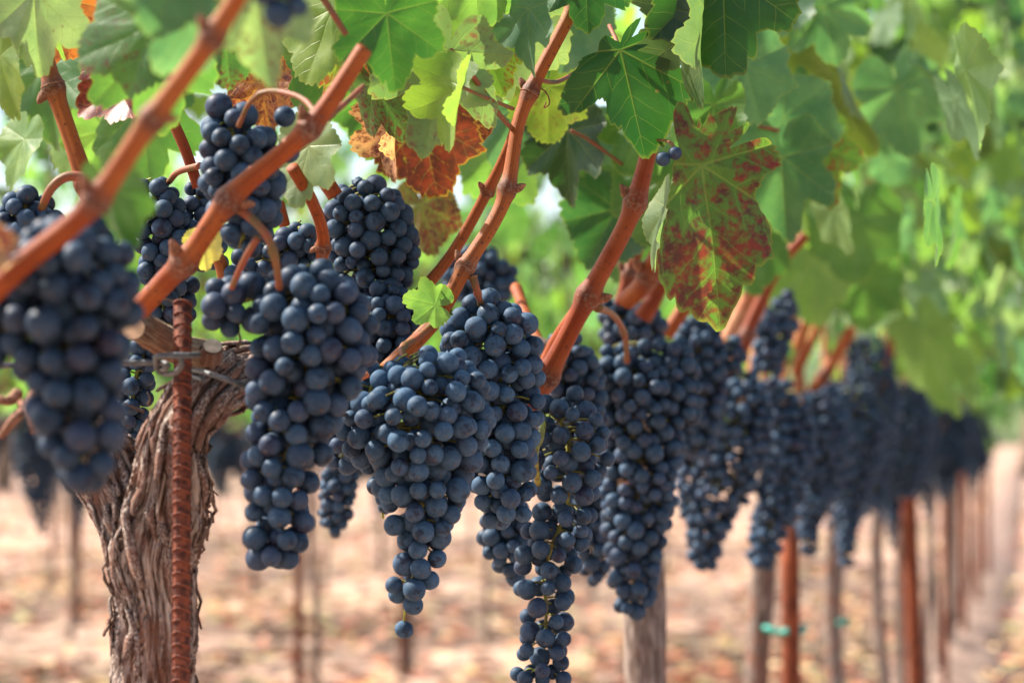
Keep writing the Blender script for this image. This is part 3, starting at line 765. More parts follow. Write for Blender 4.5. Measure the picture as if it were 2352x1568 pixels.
STRIPS = []
def bark_limb(name, pts, seed, twist, ns=170, per=34, strips=0, label=None):
    A = spline([[*at(p[0], p[1], p[2]), p[3] / F * p[2]] for p in pts], per)
    fn = shag(seed, twist); V, Fc, UV = tube(A[:, :3], A[:, 3], ns, fn)
    o = centred(name, V, Fc, M_BARK, vine1, UV)
    T, N, B = frames(A[:, :3]); L = np.concatenate([[0], np.cumsum(np.linalg.norm(np.diff(A[:, :3], axis=0), axis=1))]); rg = random.Random(seed)
    n = len(A)
    for k in range(strips):
        i0 = rg.randrange(2, n - 8); ln = rg.uniform(.018, .05); a0 = rg.uniform(0, 6.28); w = rg.uniform(.0009, .0034); lift = rg.uniform(.0002, .0026); up = rg.choice((0, 0, 1))
        rows = []; m = 9; ends = rg.choice((0, 1))
        for s in range(m):
            f = s / (m - 1); l = L[i0] + ln * f
            if l > L[-2]: break
            i = min(n - 2, int(np.searchsorted(L, l)));
            a = a0 - (l - L[i0]) * twist + .06 * math.sin(f * 5 + k); fe = (1 - f if ends else f)
            r = A[i, 3] + fn(a, L[i], A[i, 3]) + .0004 + lift * (fe ** 3 * 2.2 + .25 * math.sin(f * 3.14))
            c = A[i, :3] + T[i] * (l - L[i]); dr = N[i] * math.cos(a) + B[i] * math.sin(a); tg = -N[i] * math.sin(a) + B[i] * math.cos(a)
            ww = w * (.45 + .75 * math.sin(.4 + f * 2.4))
            rows.append((c + dr * r - tg * ww, c + dr * (r + ww * .55), c + dr * r + tg * ww, c + dr * (r - .0006)))
        if len(rows) < 4: continue
        V = np.array(rows).reshape(-1, 3); q = len(rows)
        Fc = [(4 * s + j, 4 * s + (j + 1) % 4, 4 * s + 4 + (j + 1) % 4, 4 * s + 4 + j) for s in range(q - 1) for j in range(4)] + [(3, 2, 1, 0), (4 * q - 4, 4 * q - 3, 4 * q - 2, 4 * q - 1)]
        UV = [(j * .03 + k * .13, s * .4 + k) for s in range(q) for j in range(4)]
        centred('bark_strip', V, Fc, M_STRIP, o, UV)
    return o

TZ = 1.28
lowb = proj(base1)
A = bark_limb('trunk', [(lowb[0] - 6, lowb[1] + 30, lowb[2], 125), (345, 3000, 1.28, 100), (340, 2200, 1.28, 98), (352, 1600, TZ, 93), (362, 1420, TZ, 84), (352, 1290, TZ, 94), (374, 1170, TZ, 96), (388, 1090, TZ - .004, 84), (398, 1010, TZ - .004, 70), (448, 925, TZ + .0, 64), (520, 872, TZ + .02, 66), (590, 858, TZ + .035, 62), (700, 870, TZ + .10, 50), (880, 885, 1.50, 44), (1060, 920, 1.62, 42), (1215, 950, 1.70, 40)], 3, 9, 170, 28, 230)
bark_limb('arm', [(350, 1350, TZ + .004, 64), (312, 1225, TZ + .008, 72), (272, 1130, TZ + .014, 66), (235, 1050, TZ + .016, 62), (205, 985, TZ + .01, 46), (195, 960, TZ + .01, 30)], 8, -7, 140, 28, 80)
# pale pruned spur with its cut faces
A_ = spline([[*at(470, 815, TZ + .0), 34 / F * TZ], [*at(410, 800, TZ - .01), 36 / F * TZ], [*at(350, 765, TZ - .035), 34 / F * TZ], [*at(300, 735, TZ - .06), 36 / F * TZ]], 12)
V, Fc, UV = tube(A_[:, :3], A_[:, 3], 40, shag(14, 2)); centred('spur', V, Fc, M_SPUR, vine1, UV)
def cut_stub(x, y, z, dx, dy, dz, r, ln):
    p0 = at(x, y, z); dirv = (CR * dx - CU * dy - CF * dz).normalized(); p1 = p0 + dirv * ln / F * z
    C = spline([p0, p0.lerp(p1, .5), p1], 5); rr = r / F * z; V, Fc, UV = tube(C, np.linspace(rr * 1.25, rr, len(C)), 18, shag(int(x), 2))
    o = centred('stub', V, Fc, M_BARK, vine1, UV)
    T, N, B = frames(C); ring = [C[-1] + T[-1] * rr * .17 + (N[-1] * math.cos(q) + B[-1] * math.sin(q)) * rr * .88 for q in np.linspace(0, 6.2832, 18, endpoint=False)] + [C[-1] + T[-1] * rr * .2]
    centred('cut_face', np.array(ring), [(k, (k + 1) % 18, 18) for k in range(18)], M_CUT, o, None, False)
cut_stub(300, 738, TZ - .075, .25, .30, .9, 30, 46)
cut_stub(285, 770, TZ - .06, -.7, .5, .5, 17, 30)
cut_stub(485, 822, TZ - .005, .15, -.55, .6, 24, 38)
# loose twig shreds
for pts in ([(330, 945, 1.27), (312, 938, 1.265), (285, 925, 1.26)], [(340, 930, 1.27), (345, 915, 1.27), (338, 900, 1.27)], [(545, 800, 1.28), (552, 780, 1.275), (548, 760, 1.27)], [(455, 1280, 1.27), (470, 1225, 1.265), (482, 1205, 1.26)], [(250, 1345, 1.27), (240, 1330, 1.262), (238, 1318, 1.26)], [(340, 690, 1.3), (375, 685, 1.3), (430, 705, 1.3)]):
    stalk('bark_shred', pts, .0010, .0004, M_STRIP, vine1, 5, 5)

# ---------------------------------------------------------------- near canes
OR = (.285, .064, .012); RD = (.22, .039, .009); TN = (.34, .110, .030)
cane(vine1, [(-60, 710, .93), (60, 600, .92), (205, 478, .91), (330, 300, .90), (465, 118, .89), (575, -50, .88)], (56, 42), (.40, .62, .85), OR, 'blurred cane slanting across the top left corner', seed=1)
cane(vine1, [(318, 712, 1.19), (385, 640, 1.18), (437, 585, 1.17), (532, 452, 1.16), (650, 350, 1.155), (733, 268, 1.15), (838, 112, 1.15)], (52, 40), (.22, .44, .74), OR, 'thick cane in front of the upper bunch with a cut tip', cut=True, seed=2)
cane(vine1, [(885, 850, 1.40), (1000, 735, 1.40), (1066, 618, 1.40), (1158, 458, 1.41), (1200, 255, 1.42), (1305, 40, 1.43), (1330, -30, 1.44)], (37, 29), (.29, .49, .72, .95), (.31, .090, .020), 'long striped cane leaning right to a dark lobed leaf', seed=3)
cane(vine1, [(960, 680, 1.52), (1040, 580, 1.51), (1108, 462, 1.49), (1165, 345, 1.46), (1192, 262, 1.43)], (28, 22), (.55,), (.28, .08, .024), seed=4)
cane(vine2, [(1190, 985, 1.60), (1255, 865, 1.58), (1345, 690, 1.56), (1445, 500, 1.55), (1490, 350, 1.55), (1552, 100, 1.56)], (48, 36), (.16, .38, .62), (.245, .046, .011), 'stout red brown cane below the dark lobed leaf', seed=5)
cane(vine2, [(1215, 950, 1.60), (1265, 810, 1.60), (1325, 715, 1.57)], (34, 34), (), (.31, .07, .017), seed=6, buds=False)
cane(vine1, [(95, 90, 1.32), (120, 190, 1.32), (160, 310, 1.32), (197, 420, 1.32), (232, 540, 1.33), (260, 640, 1.33)], (38, 42), (.20, .60), TN, 'pale orange cane dropping behind the blurred left cane', seed=7)
for k, (pts, w, nd, col) in enumerate([
    ([(400, 285, 1.40), (428, 350, 1.40), (455, 430, 1.40)], (26, 26), (), RD), ([(672, 385, 1.30), (720, 470, 1.32), (742, 540, 1.34), (738, 610, 1.35)], (30, 26), (.85,), OR),
    ([(470, 560, 1.36), (505, 600, 1.36), (520, 670, 1.37)], (32, 30), (), TN), ([(640, 465, 1.5), (655, 520, 1.5)], (26, 26), (), OR), ([(690, 300, 1.5), (735, 395, 1.5), (770, 450, 1.5)], (34, 38), (), RD),
    ([(1185, 660, 1.8), (1215, 740, 1.75), (1262, 830, 1.7)], (26, 26), (), OR)]): cane(vine1, pts, w, nd, col, seed=20 + k)
cane(vine1, [(770, 900, 1.28), (808, 878, 1.28), (846, 859, 1.28)], (15, 13), (), (.48, .16, .06), 'short snapped twig end between two bunches', buds=False, cut=True, seed=31)
for k, (pts, w, nd, col) in enumerate([
    ([(1425, 700, 1.95), (1455, 600, 1.95), (1475, 545, 1.95), (1500, 470, 1.95)], (30, 26), (.3,), RD), ([(1440, 690, 1.9), (1480, 650, 1.88), (1515, 580, 1.86), (1560, 480, 1.85)], (46, 40), (.4,), OR),
    ([(1475, 730, 2.05), (1500, 690, 2.05), (1520, 650, 2.05)], (44, 36), (), RD), ([(1530, 770, 2.2), (1575, 700, 2.2), (1610, 640, 2.2)], (34, 30), (), OR)]): cane(vine2, pts, w, nd, col, seed=40 + k)
for k, (pts, w, nd, col) in enumerate([
    ([(1600, 900, 2.5), (1690, 830, 2.5), (1728, 735, 2.5), (1790, 610, 2.5), (1850, 540, 2.5)], (30, 24), (.4,), RD), ([(1660, 800, 2.6), (1735, 650, 2.6), (1760, 580, 2.6)], (36, 30), (), (.44, .16, .07)),
    ([(1815, 955, 3.2), (1880, 880, 3.2), (1955, 755, 3.2)], (30, 24), (.5,), OR), ([(1825, 860, 3.5), (1860, 790, 3.5), (1880, 740, 3.5)], (26, 22), (), OR), ([(2035, 900, 4.2), (2050, 760, 4.2), (2070, 640, 4.2)], (22, 18), (), RD),
    ([(1830, 800, 3.0), (1850, 740, 3.0)], (26, 26), (), TN)]): cane(vine2, pts, w, nd, col, seed=50 + k, buds=False)
# stalk and tendrils of canes
for pts, a, b in ([[(220, 415, 1.3), (160, 405, 1.3), (120, 430, 1.3), (95, 480, 1.31)], .0030, .0022], [[(460, 380, 1.38), (410, 395, 1.4), (388, 418, 1.42)], .0020, .0018]):
    stalk('fruit_stalk', pts, a, b, M_PED, vine1)

for pts, a, b in ([[(95, 880, 1.12), (62, 935, 1.11), (30, 965, 1.10), (0, 1005, 1.10)], .0034, .0014], [[(50, 925, 1.11), (70, 960, 1.10), (78, 995, 1.10)], .0022, .0012], [[(40, 905, 1.12), (20, 920, 1.11), (-10, 915, 1.11)], .0030, .0020]):
    stalk('dry_twig', pts, a, b, M_BUD, vine1)

# ---------------------------------------------------------------- stakes, wire, ties
def rebar(label, x, z, wpx, ytop, ribs=True, mat=None, lean=0.0, group=None):
    top = at(x, ytop, z); base = Vector((top.x + lean, top.y, -.05)); r = wpx / 2 / F * z
    s = thing('steel_stake', label, 'stake', Vector((base.x, base.y, 0)), group)
    C = np.array([base.lerp(top, k / 12) for k in range(13)]); V, Fc, UV = tube(C, np.full(13, r), 18); centred('shaft', V, Fc, mat or M_RUST, s, UV)
    if ribs:
        # two long ribs and slanting cross ribs
        for q in (0.35, 0.35 + math.pi):
            off = Vector((math.cos(q), math.sin(q), 0)) * r * .98; V, Fc, UV = tube(np.array([Vector(c) + off for c in C]), np.full(13, r * .13), 6); centred('long_rib', V, Fc, M_RUST, s, UV)
        ring = np.array([(math.cos(q) * r * 1.03, math.sin(q) * r * 1.03, -math.sin(q - .35 + .5) * r * .55) for q in np.linspace(.35, .35 + 2 * math.pi, 25)])
        V, Fc, UV = tube(ring, np.full(25, r * .17), 6, cap=False); me = mesh_np('rib', V, Fc, M_RUST, UV)
        h = (top.z - base.z); pitch = r * 1.42; n = int((h) / pitch)
        for k in range(min(n, 290)): put('rib', me, Matrix.Translation(top - Vector((0, 0, pitch * (k + .4)))), s)
    return s
rebar('rusty ribbed steel stake standing in front of the gnarled trunk', 420, 1.235, 38, 690)
def px_base(x, y): # ground point
    z = HCAM * F / (y - 1010); return at(x, y, z)
rebar('rust red post with green plastic ties, right of the tapering bunches', 1815, 3.25, 42, 1180, False, M_RUSTY, 0.0, 'posts of the front row')
rebar('leaning rust red post farther along the row past the tied post', 2085, 6.2, 38, 1090, False, M_RUSTY, .03, 'posts of the front row')
for k, (x_, z_) in enumerate([(2168, 8.6), (2212, 10.9), (2243, 13.2), (2266, 16.0)]):
    rebar(f'soft rusty stake, {ORD[k]} beyond the leaning rust post', x_, z_, 15, 1030, False, M_RUSTY, .0, 'posts of the front row')
rebar('rusty stake in the second row below the long left bunch', 688, 8.3, 22, 1000, False, M_RUST)
rebar('thin stake in the second row under the hanging single grape', 925, 9.7, 20, 1000, False, M_RUST)
rebar('thin pale stake in the third row left of the gnarled trunk', 180, 12.5, 18, 1000, False, M_RUSTY)

w = thing('trellis_wire', 'grey trellis wire hooked into a loop around the ribbed stake', 'wire', at(390, 830, 1.22))
def wire(name, pts, wpx, ns=10):
    C = spline([at(*p) for p in pts], 8); V, Fc, UV = tube(C, np.full(len(C), wpx / 2 / F * 1.22), ns); centred(name, V, Fc, M_WIRE, w, UV)
wire('wire', [(-300, 842, 1.215), (100, 838, 1.218), (330, 833, 1.22), (368, 832, 1.215), (384, 838, 1.208), (378, 848, 1.215), (366, 842, 1.228)], 14)
wire('loop', [(440, 816, 1.205), (366, 818, 1.200), (360, 826, 1.21), (362, 846, 1.222), (378, 858, 1.225), (402, 856, 1.212), (416, 840, 1.206), (414, 822, 1.204), (400, 815, 1.206)], 14)
wire('hook', [(400, 815, 1.206), (430, 816, 1.208), (456, 814, 1.214)], 14)
wire('wire', [(438, 848, 1.262), (480, 858, 1.236), (555, 884, 1.225), (720, 945, 1.27), (1000, 960, 1.5)], 13)
wire('wire_end', [(436, 862, 1.262), (468, 872, 1.24)], 12)
def tie(label, x, y, z, rx, seed):
    c = at(x, y, z); t_ = thing('plastic_tie', label, 'plastic tie', c, 'green plastic ties')
    r = rx / F * z; ring = np.array([c + Vector((math.cos(q) * r, math.sin(q) * r * .6, .004 * math.sin(2 * q + seed))) for q in np.linspace(0, 2 * math.pi, 25)])
    V, Fc, UV = tube(ring, np.full(25, .0042), 6, cap=False); centred('band', V, Fc, M_TIE, t_, UV)
    V, Fc, UV = tube(np.array([c + Vector((-r * .3, -r * .6 - .004, 0)), c + Vector((0, -r * .62 - .007, .001)), c + Vector((r * .25, -r * .6 - .004, 0))]), np.array([.003, .007, .003]), 6); centred('knot', V, Fc, M_TIE, t_, UV)
tie('green plastic tie low round the post and trunk', 1803, 1447, 3.26, 46, 1)
tie('green plastic tie on the post just below the bunch tip', 1800, 1258, 3.27, 30, 2)
tie('green plastic tie round the slim trunk right of the tied post', 1925, 1428, 4.45, 24, 3)

# ---------------------------------------------------------------- grape bunches of the front row
B = bunch
B('big blurred bunch at the left edge under the slanting cane', [[(165, 520, 90), (160, 600, 155), (160, 740, 165), (165, 880, 125), (185, 1000, 110), (190, 1090, 70), (195, 1120, 45)], [(40, 560, 60), (20, 700, 90), (10, 820, 70)]], .95, 75, 1, bloom=.48)
B('long blue bunch with a left shoulder, right of the gnarled trunk', [[(690, 625, 70), (705, 700, 150), (715, 800, 150), (680, 920, 125), (655, 1050, 108), (640, 1180, 88), (632, 1260, 82), (632, 1290, 52)], [(590, 680, 60), (520, 700, 75), (480, 700, 60)], [(790, 700, 60), (815, 790, 60), (800, 850, 45)]], 1.20, 60, 2, bloom=.58,
  stem=[(532, 470, 1.165), (575, 500, 1.16), (615, 545, 1.155), (635, 610, 1.16), (642, 660, 1.18)], stem_r=.0021)
dangle = B('sharp blue bunch with one grape dangling alone at its tip', [[(935, 830, 60), (965, 900, 158), (965, 980, 172), (968, 1070, 132), (970, 1160, 105), (968, 1230, 80)], [(1010, 850, 70), (1070, 930, 75), (1060, 1010, 60)], [(870, 850, 45), (845, 920, 66), (825, 990, 55), (855, 1050, 55)], [(975, 1230, 62), (955, 1310, 62), (935, 1370, 55), (930, 1395, 30)], [(928, 1440, 14), (928, 1446, 14)]], 1.33, 52, 3, bloom=1.0,
  stem=[(1000, 740, 1.40), (960, 775, 1.38), (925, 800, 1.35), (935, 850, 1.33)], stem_r=.0020)
stalk('pedicel', [(937, 1372, 1.33), (930, 1405, 1.328), (928, 1438, 1.33)], .0008, .0007, M_STEM, dangle)
B('blue bunch behind the dangling grape bunch, hung from the striped cane', [[(1110, 690, 50), (1118, 760, 115), (1145, 850, 108), (1155, 950, 95), (1150, 1050, 92), (1158, 1130, 80), (1165, 1195, 55)], [(1200, 760, 35), (1205, 830, 42)]], 1.43, 51, 4, bloom=.95,
  stem=[(1085, 635, 1.40), (1095, 665, 1.40), (1105, 700, 1.42)], stem_r=.0022, raisins=.03)
B('sparse bunch showing green stems, its narrow tail leaving the frame bottom', [[(1250, 930, 30), (1300, 990, 100), (1305, 1080, 102), (1300, 1170, 80), (1265, 1260, 85), (1250, 1330, 78), (1255, 1400, 70), (1250, 1480, 70), (1240, 1570, 72), (1235, 1660, 60), (1235, 1700, 30)], [(1325, 905, 25), (1325, 925, 22)]], 1.52, 45, 5, pack=.98, tries=2200,
  stem=[(1222, 880, 1.58), (1240, 925, 1.54), (1246, 980, 1.50), (1230, 1040, 1.47), (1235, 1110, 1.50)], stem_r=.0022, stem_mat=M_STEM)
B('small bunch half hidden behind the sparse bunch, left side', [[(1160, 1170, 60), (1165, 1240, 72), (1180, 1300, 45), (1180, 1330, 25)]], 1.66, 42, 6)
B('long tapering bunch ending above the pale trunk', [[(1440, 800, 60), (1450, 870, 95), (1470, 960, 105), (1470, 1080, 98), (1460, 1200, 85), (1455, 1300, 70), (1455, 1380, 55), (1455, 1405, 30)], [(1540, 790, 45), (1550, 860, 60), (1560, 960, 55)]], 1.88, 39, 7,
  stem=[(1372, 705, 1.60), (1410, 725, 1.68), (1435, 770, 1.78), (1440, 830, 1.84)], stem_r=.0024)
B('dim bunch tucked between the sparse and the long tapering bunch', [[(1345, 960, 50), (1350, 1080, 66), (1360, 1200, 62), (1368, 1290, 45), (1372, 1340, 22)]], 1.95, 38, 8)
B('upper bunch crossed by the thick cut cane', [[(512, 215, 25), (530, 290, 80), (555, 370, 105), (565, 450, 100), (560, 530, 75), (550, 570, 40)], [(640, 340, 30), (670, 355, 30)], [(650, 262, 24), (655, 270, 20)]], 1.24, 58, 9, stem=[(728, 262, 1.15), (690, 225, 1.17), (620, 210, 1.19), (575, 235, 1.20), (548, 290, 1.22)], stem_r=.0014)
B('narrow bunch between the blurred left cane and the thick cane', [[(345, 420, 35), (365, 480, 68), (378, 560, 70), (375, 640, 62), (375, 700, 48), (395, 760, 35)]], 1.42, 45, 10)
B('dark full bunch left of the red mottled leaf', [[(825, 425, 60), (840, 490, 108), (855, 570, 112), (855, 640, 95), (865, 710, 72)], [(760, 490, 30), (745, 520, 25)]], 1.52, 45, 11, raisins=.03)
B('bunch glimpsed under the upper bunch, left of the thick cane', [[(455, 430, 32), (455, 500, 50), (475, 570, 52), (490, 620, 36)]], 1.44, 44, 36)
B('small bunch in the gap behind the two red stalks', [[(690, 520, 40), (690, 560, 60), (640, 590, 60), (580, 610, 55), (560, 650, 50)]], 1.36, 47, 12, raisins=.06)
B('short bluish bunch between the long blue bunch and the striped cane', [[(880, 660, 40), (890, 710, 75), (900, 770, 80), (880, 830, 60)]], 1.50, 44, 13, raisins=.05)
B('blurred dark bunch behind the striped cane under the bright leaves', [[(1030, 610, 40), (1080, 630, 80), (1140, 640, 55), (1100, 680, 70)]], 2.15, 38, 14)
B('pale blue bunch cut by the left edge, behind the blurred bunch', [[(40, 440, 30), (60, 480, 75), (70, 550, 85), (90, 640, 80)], [(-10, 500, 60), (-10, 580, 60)]], 1.32, 52, 15)
B('dark bunch behind the trunk fork, left of the ribbed stake', [[(330, 800, 40), (310, 880, 48), (300, 960, 40), (298, 1010, 26)]], 1.45, 42, 16)
B('hidden bunch behind the pruned spur and stake', [[(420, 640, 40), (410, 690, 50), (405, 760, 35)]], 1.45, 46, 17)
B('small blurred bunch low behind the long blue bunch', [[(790, 1060, 45), (775, 1130, 48), (770, 1190, 40), (770, 1225, 22)]], 1.95, 32, 18)
B('bunch half hidden behind the dangling grape bunch, on its left', [[(850, 850, 45), (850, 930, 55), (865, 1040, 48), (872, 1120, 36), (880, 1190, 22)]], 1.47, 44, 19)
B('cluster of blurred grapes hanging from the top edge', [[(640, -110, 70), (640, -40, 66), (632, 15, 50), (640, 32, 30)], [(690, 5, 30), (688, 28, 30)]], .90, 62, 20)
B('dim bunch filling the gap left of the dangling grape bunch', [[(800, 870, 45), (795, 960, 56), (790, 1030, 50), (782, 1080, 30)]], 1.55, 42, 35)
B('single grape with a shrivelled one beside the red green leaf', [[(1522, 364, 12), (1523, 366, 12)], [(1550, 352, 8), (1552, 354, 8)]], 1.40, 42, 21, stem=[(1500, 330, 1.50), (1512, 322, 1.44), (1536, 326, 1.41), (1548, 340, 1.40), (1535, 356, 1.40)], stem_r=.0009)
B('dark bunch deep behind the stout red brown cane', [[(1285, 770, 45), (1310, 840, 72), (1330, 920, 72), (1345, 1010, 55)]], 1.74, 40, 22)
B('dark bunch above the long tapering bunch, behind the curved stalk', [[(1420, 690, 45), (1440, 740, 70), (1480, 760, 60), (1410, 800, 60)]], 2.1, 38, 23)
B('dark bunch shoulder right of the long tapering bunch', [[(1590, 740, 40), (1605, 800, 68), (1615, 880, 62), (1605, 970, 55), (1600, 1050, 36)], [(1670, 790, 36), (1690, 840, 34)]], 2.3, 33, 24)
# softer and softer along the row
B('soft wide bunch whose tail hangs left of the tied post', [[(1690, 850, 45), (1690, 920, 90), (1680, 1010, 95), (1650, 1120, 78), (1625, 1210, 55), (1620, 1280, 42), (1635, 1305, 18)], [(1600, 960, 52), (1592, 1080, 48), (1590, 1180, 32)], [(1735, 930, 45), (1750, 1010, 40)]], 2.5, 30, 25, tries=3400)
B('soft bunch whose tail hangs over the tied rust post', [[(1770, 880, 50), (1790, 980, 65), (1800, 1080, 62), (1775, 1190, 52), (1750, 1270, 42), (1755, 1300, 20)], [(1830, 930, 40), (1842, 1020, 36), (1838, 1100, 26)], [(1735, 1010, 40), (1725, 1120, 34)]], 2.75, 28, 26, tries=3200)
B('soft upper bunch beside the drooping cane, right of the red green leaf', [[(1810, 680, 25), (1795, 730, 45), (1770, 790, 48), (1760, 850, 40)]], 2.7, 29, 27, tries=1600)
B('soft dark bunch between the tied post and the thin tail', [[(1880, 900, 50), (1890, 990, 70), (1880, 1100, 60), (1855, 1200, 35), (1860, 1270, 22)], [(1925, 960, 36), (1930, 1060, 32)]], 3.2, 24, 28, tries=3200)
B('soft bunch with one thin straight tail right of the tied post', [[(1960, 900, 50), (1970, 1000, 75), (1955, 1100, 55), (1945, 1200, 32), (1945, 1290, 22)], [(1900, 930, 34), (1905, 1010, 30)]], 3.5, 22, 29, tries=3400)
B('soft tall bunch under the hanging green leaf, near row', [[(1980, 780, 40), (2000, 860, 60), (2010, 960, 62), (2005, 1080, 45), (2010, 1160, 26)]], 3.9, 20, 30, tries=3400)
B('soft bunch above the leaning rust post', [[(2080, 880, 45), (2090, 970, 55), (2085, 1070, 45), (2075, 1140, 25)]], 4.6, 17.5, 31, tries=3400)
CNT = {}
for k in range(62):
    rg = random.Random(3000 + k); z = 3.9 + (k / 62) ** 1.25 * 12.5
    p = row_pt(.335 + rg.uniform(-.10, .06), z, HCAM + rg.uniform(.0, .13))
    vi = min(11, int((z - 3.3) / SP)); CNT[vi] = CNT.get(vi, -1) + 1
    nm = 'dark soft bunch, ' + ('outer', 'inner', 'lower', 'upper', 'middle', 'hindmost', 'lowest', 'topmost', 'frontmost', 'thinnest')[CNT[vi] % 10] + f' one by the {ORD[vi]} front vine after the tied post'
    soft_bunch(nm, p, rg.uniform(.95, 1.3), 7000 + k, 'soft bunches past the leaning post' if z < 6.4 else 'soft bunches at the row end')

# ---------------------------------------------------------------- near leaves
L = px_leaf
# top left corner
L(vine1, 80, -20, 1.25, 205, -8, 'pl', 'l0', 22, -15, label='pale leaf in the top left corner')  # pale base colour carries the sky's sheen on this leaf
L(vine1, 0, 130, 1.28, 150, 12, 'yl', 'r1', 50, 0)
L(vine1, 125, -60, 1.33, 190, -4, 'yl', 'l1', 62, 0)
L(vine1, 170, 5, 1.48, 150, -22, 'orr', 'r2', 10, 0, .12, 'orange leaf behind the left canes')
L(vine1, 352, 60, 1.12, 200, -72, 'md', 'r0', 15, -10, .10, 'green leaf with a purple patch')
L(vine1, 345, 95, 1.16, 215, 10, 'md', 'l2', -18, -8, .03)
L(vine1, 312, 165, 1.30, 165, -58, 'rd', 'r3', 25, 0, .35, 'red leaf below the purple patched leaf')
L(vine1, 400, -70, .94, 165, -15, 'bl', 'r1', 0, 0, .0, 'large blurred leaf at the top edge')
L(vine1, 440, 45, .955, 150, -38, 'bl', 'l3', -25, 10, .05)
L(vine1, 590, -20, .99, 215, 4, 'pl', 'l1', 15, 0, .10, 'blurred grey green leaf with pinkish veins')
L(vine1, 520, 95, 1.26, 110, 4, 'md', 'r2', 5, 0, .15)
L(vine1, 765, 20, 1.36, 185, -22, 'yl', 'r0', 30, 0)
L(vine1, 800, 55, 1.42, 180, -15, 'ol', 'l0', -10, 0, .30, 'dull leaf mottled purple beside the cut cane tip')
L(vine1, 680, -30, 1.4, 180, -20, 'lt', 'r2', 20, 0)
L(vine1, 700, 130, 1.55, 160, 20, 'md', 'r1', 10, 0)
L(vine1, 110, 150, 1.7, 190, 5, 'md', 'l1', 30, 10)
L(vine1, 205, 235, 1.8, 180, -20, 'lt', 'r0', 25, 0)
L(vine1, 330, 240, 1.6, 185, 2, 'md', 'l2', 10, 0)
L(vine1, 240, 300, 1.72, 150, 30, 'lt', 'r3', -20, 0)
L(vine1, 250, 430, .96, 150, 24, 'md', 'r2', 48, 0, .0, 'small blurred leaf in front of the left cane')
L(vine1, 55, 320, 1.62, 120, -20, 'lt', 'r1', 50, 0)
L(vine1, 710, 335, 1.31, 145, -14, 'pl', 'l3', 35, 0)
L(vine1, 600, 190, 1.45, 120, 8, (.34, .12, .04), 'r1', 30, 0, .25)
L(vine1, 468, 555, 1.27, 66, 2, (.55, .44, .15), 'r3', 12, 0, .0, 'little yellow leaf by the thick cane')
L(vine1, 10, 600, .90, 110, -60, (.38, .20, .15), 'fold', 40, 0, .4)
# centre top
L(vine1, 888, 32, 1.24, 185, 6, (.036, .105, .020), 'l0', -6, 6, .0, 'big green leaf above the striped cane stub')
L(vine1, 1031, 116, 1.34, 250, -14, (.105, .165, .070), 'd1', -14, 4, .10, 'pale leaf seen from below with pink veins', True)
L(vine1, 990, -40, 1.38, 160, 0, 'lt', 'r1', 10, 0)
L(vine1, 1090, -70, 1.36, 150, 5, 'lt', 'r2', -15, 0)
L(vine1, 1100, 60, 1.46, 165, 18, (.10, .17, .03), 'r3', 10, 0, .12)
L(vine1, 1054, 196, 1.30, 155, -17, (.17, .26, .05), 'fold', 58, 0, .0, 'bright little folded leaf on a red stalk')
L(vine1, 1066, 200, 1.33, 90, 165, 'pl', 'fold', 70, 0)
L(vine1, 968, 275, 1.56, 185, 10, (.40, .22, .040), 'r0', 12, -6, .66, 'red and yellow mottled leaf beside the dark bunch')
L(vine1, 905, 285, 1.50, 135, -8, (.50, .24, .18), 'fold', 62, 0, .25, 'pink folded leaf edge on the mottled red leaf')
L(vine1, 1085, 290, 1.58, 60, 140, (.48, .20, .04), 'r1', 30, 0, .5)
L(vine1, 1150, 25, 1.5, 205, 2, 'pl', 'r2', 15, 0)
L(vine1, 1215, 20, 1.36, 150, -4, 'bl', 'l1', 48, 0)
L(vine1, 1330, 50, 1.62, 125, -20, (.10, .18, .12), 'r1', 20, 0)
L(vine1, 860, 190, 1.42, 160, 28, 'md', 'l2', 45, 0, .25)
L(vine1, 968, 470, 1.8, 120, 14, (.13, .13, .035), 'r2', 35, 0, .30)
L(vine1, 1260, 200, 1.66, 130, 0, 'ol', 'r0', -10, 0, .08)
L(vine1, 1000, 700, 1.39, 80, -100, 'lt', 'l3', 10, 20)
L(vine1, 985, 690, 1.40, 62, 60, 'md', 'r3', 30, 10)
L(vine1, 1180, 250, 1.75, 170, -10, 'bl', 'l0', 10, 0)
L(vine1, 1140, 340, 1.85, 150, 30, 'lt', 'r3', 30, 0)
L(vine1, 880, 200, 1.6, 170, -10, 'md', 'r1', 5, 0)
L(vine1, 1000, 20, 1.6, 200, -20, 'lt', 'l1', 5, 0)
L(vine1, 1210, -60, 1.45, 150, -5, 'pl', 'r0', 5, 0)
L(vine1, 1240, 60, 1.75, 170, 10, 'lt', 'r0', 15, 0)
# right of centre
L(vine2, 1345, -70, 1.42, 145, 2, (.020, .075, .020), 'l2', 5, 5, .0, 'dark leaf at the top edge above the lobed leaf')
L(vine2, 1425, 116, 1.44, 257, 13, (.017, .064, .017), 'dark', -6, 4, .0, 'dark green deeply lobed leaf')
L(vine2, 1305, 300, 1.72, 170, -4, (.018, .055, .016), 'l1', 35, 0)
L(vine2, 1395, 300, 1.8, 95, -30, 'bl', 'r2', 20, 0)
L(vine2, 1415, 480, 1.85, 150, -28, (.028, .085, .034), 'r3', 15, 0)
L(vine2, 1370, 330, 1.9, 130, 15, 'md', 'r1', 20, 0)
L(vine2, 1480, 260, 1.7, 150, -20, 'md', 'l3', 30, 0)
L(vine2, 1510, 420, 1.8, 150, -10, 'md', 'r0', 20, 0)
L(vine2, 1440, 560, 2.0, 110, 10, 'md', 'r2', 10, 0)
L(vine2, 1660, -70, 1.43, 255, 3, (.020, .068, .018), 'l3', 14, 8, .0, 'dark veined leaf at the top, right of the lobed leaf')
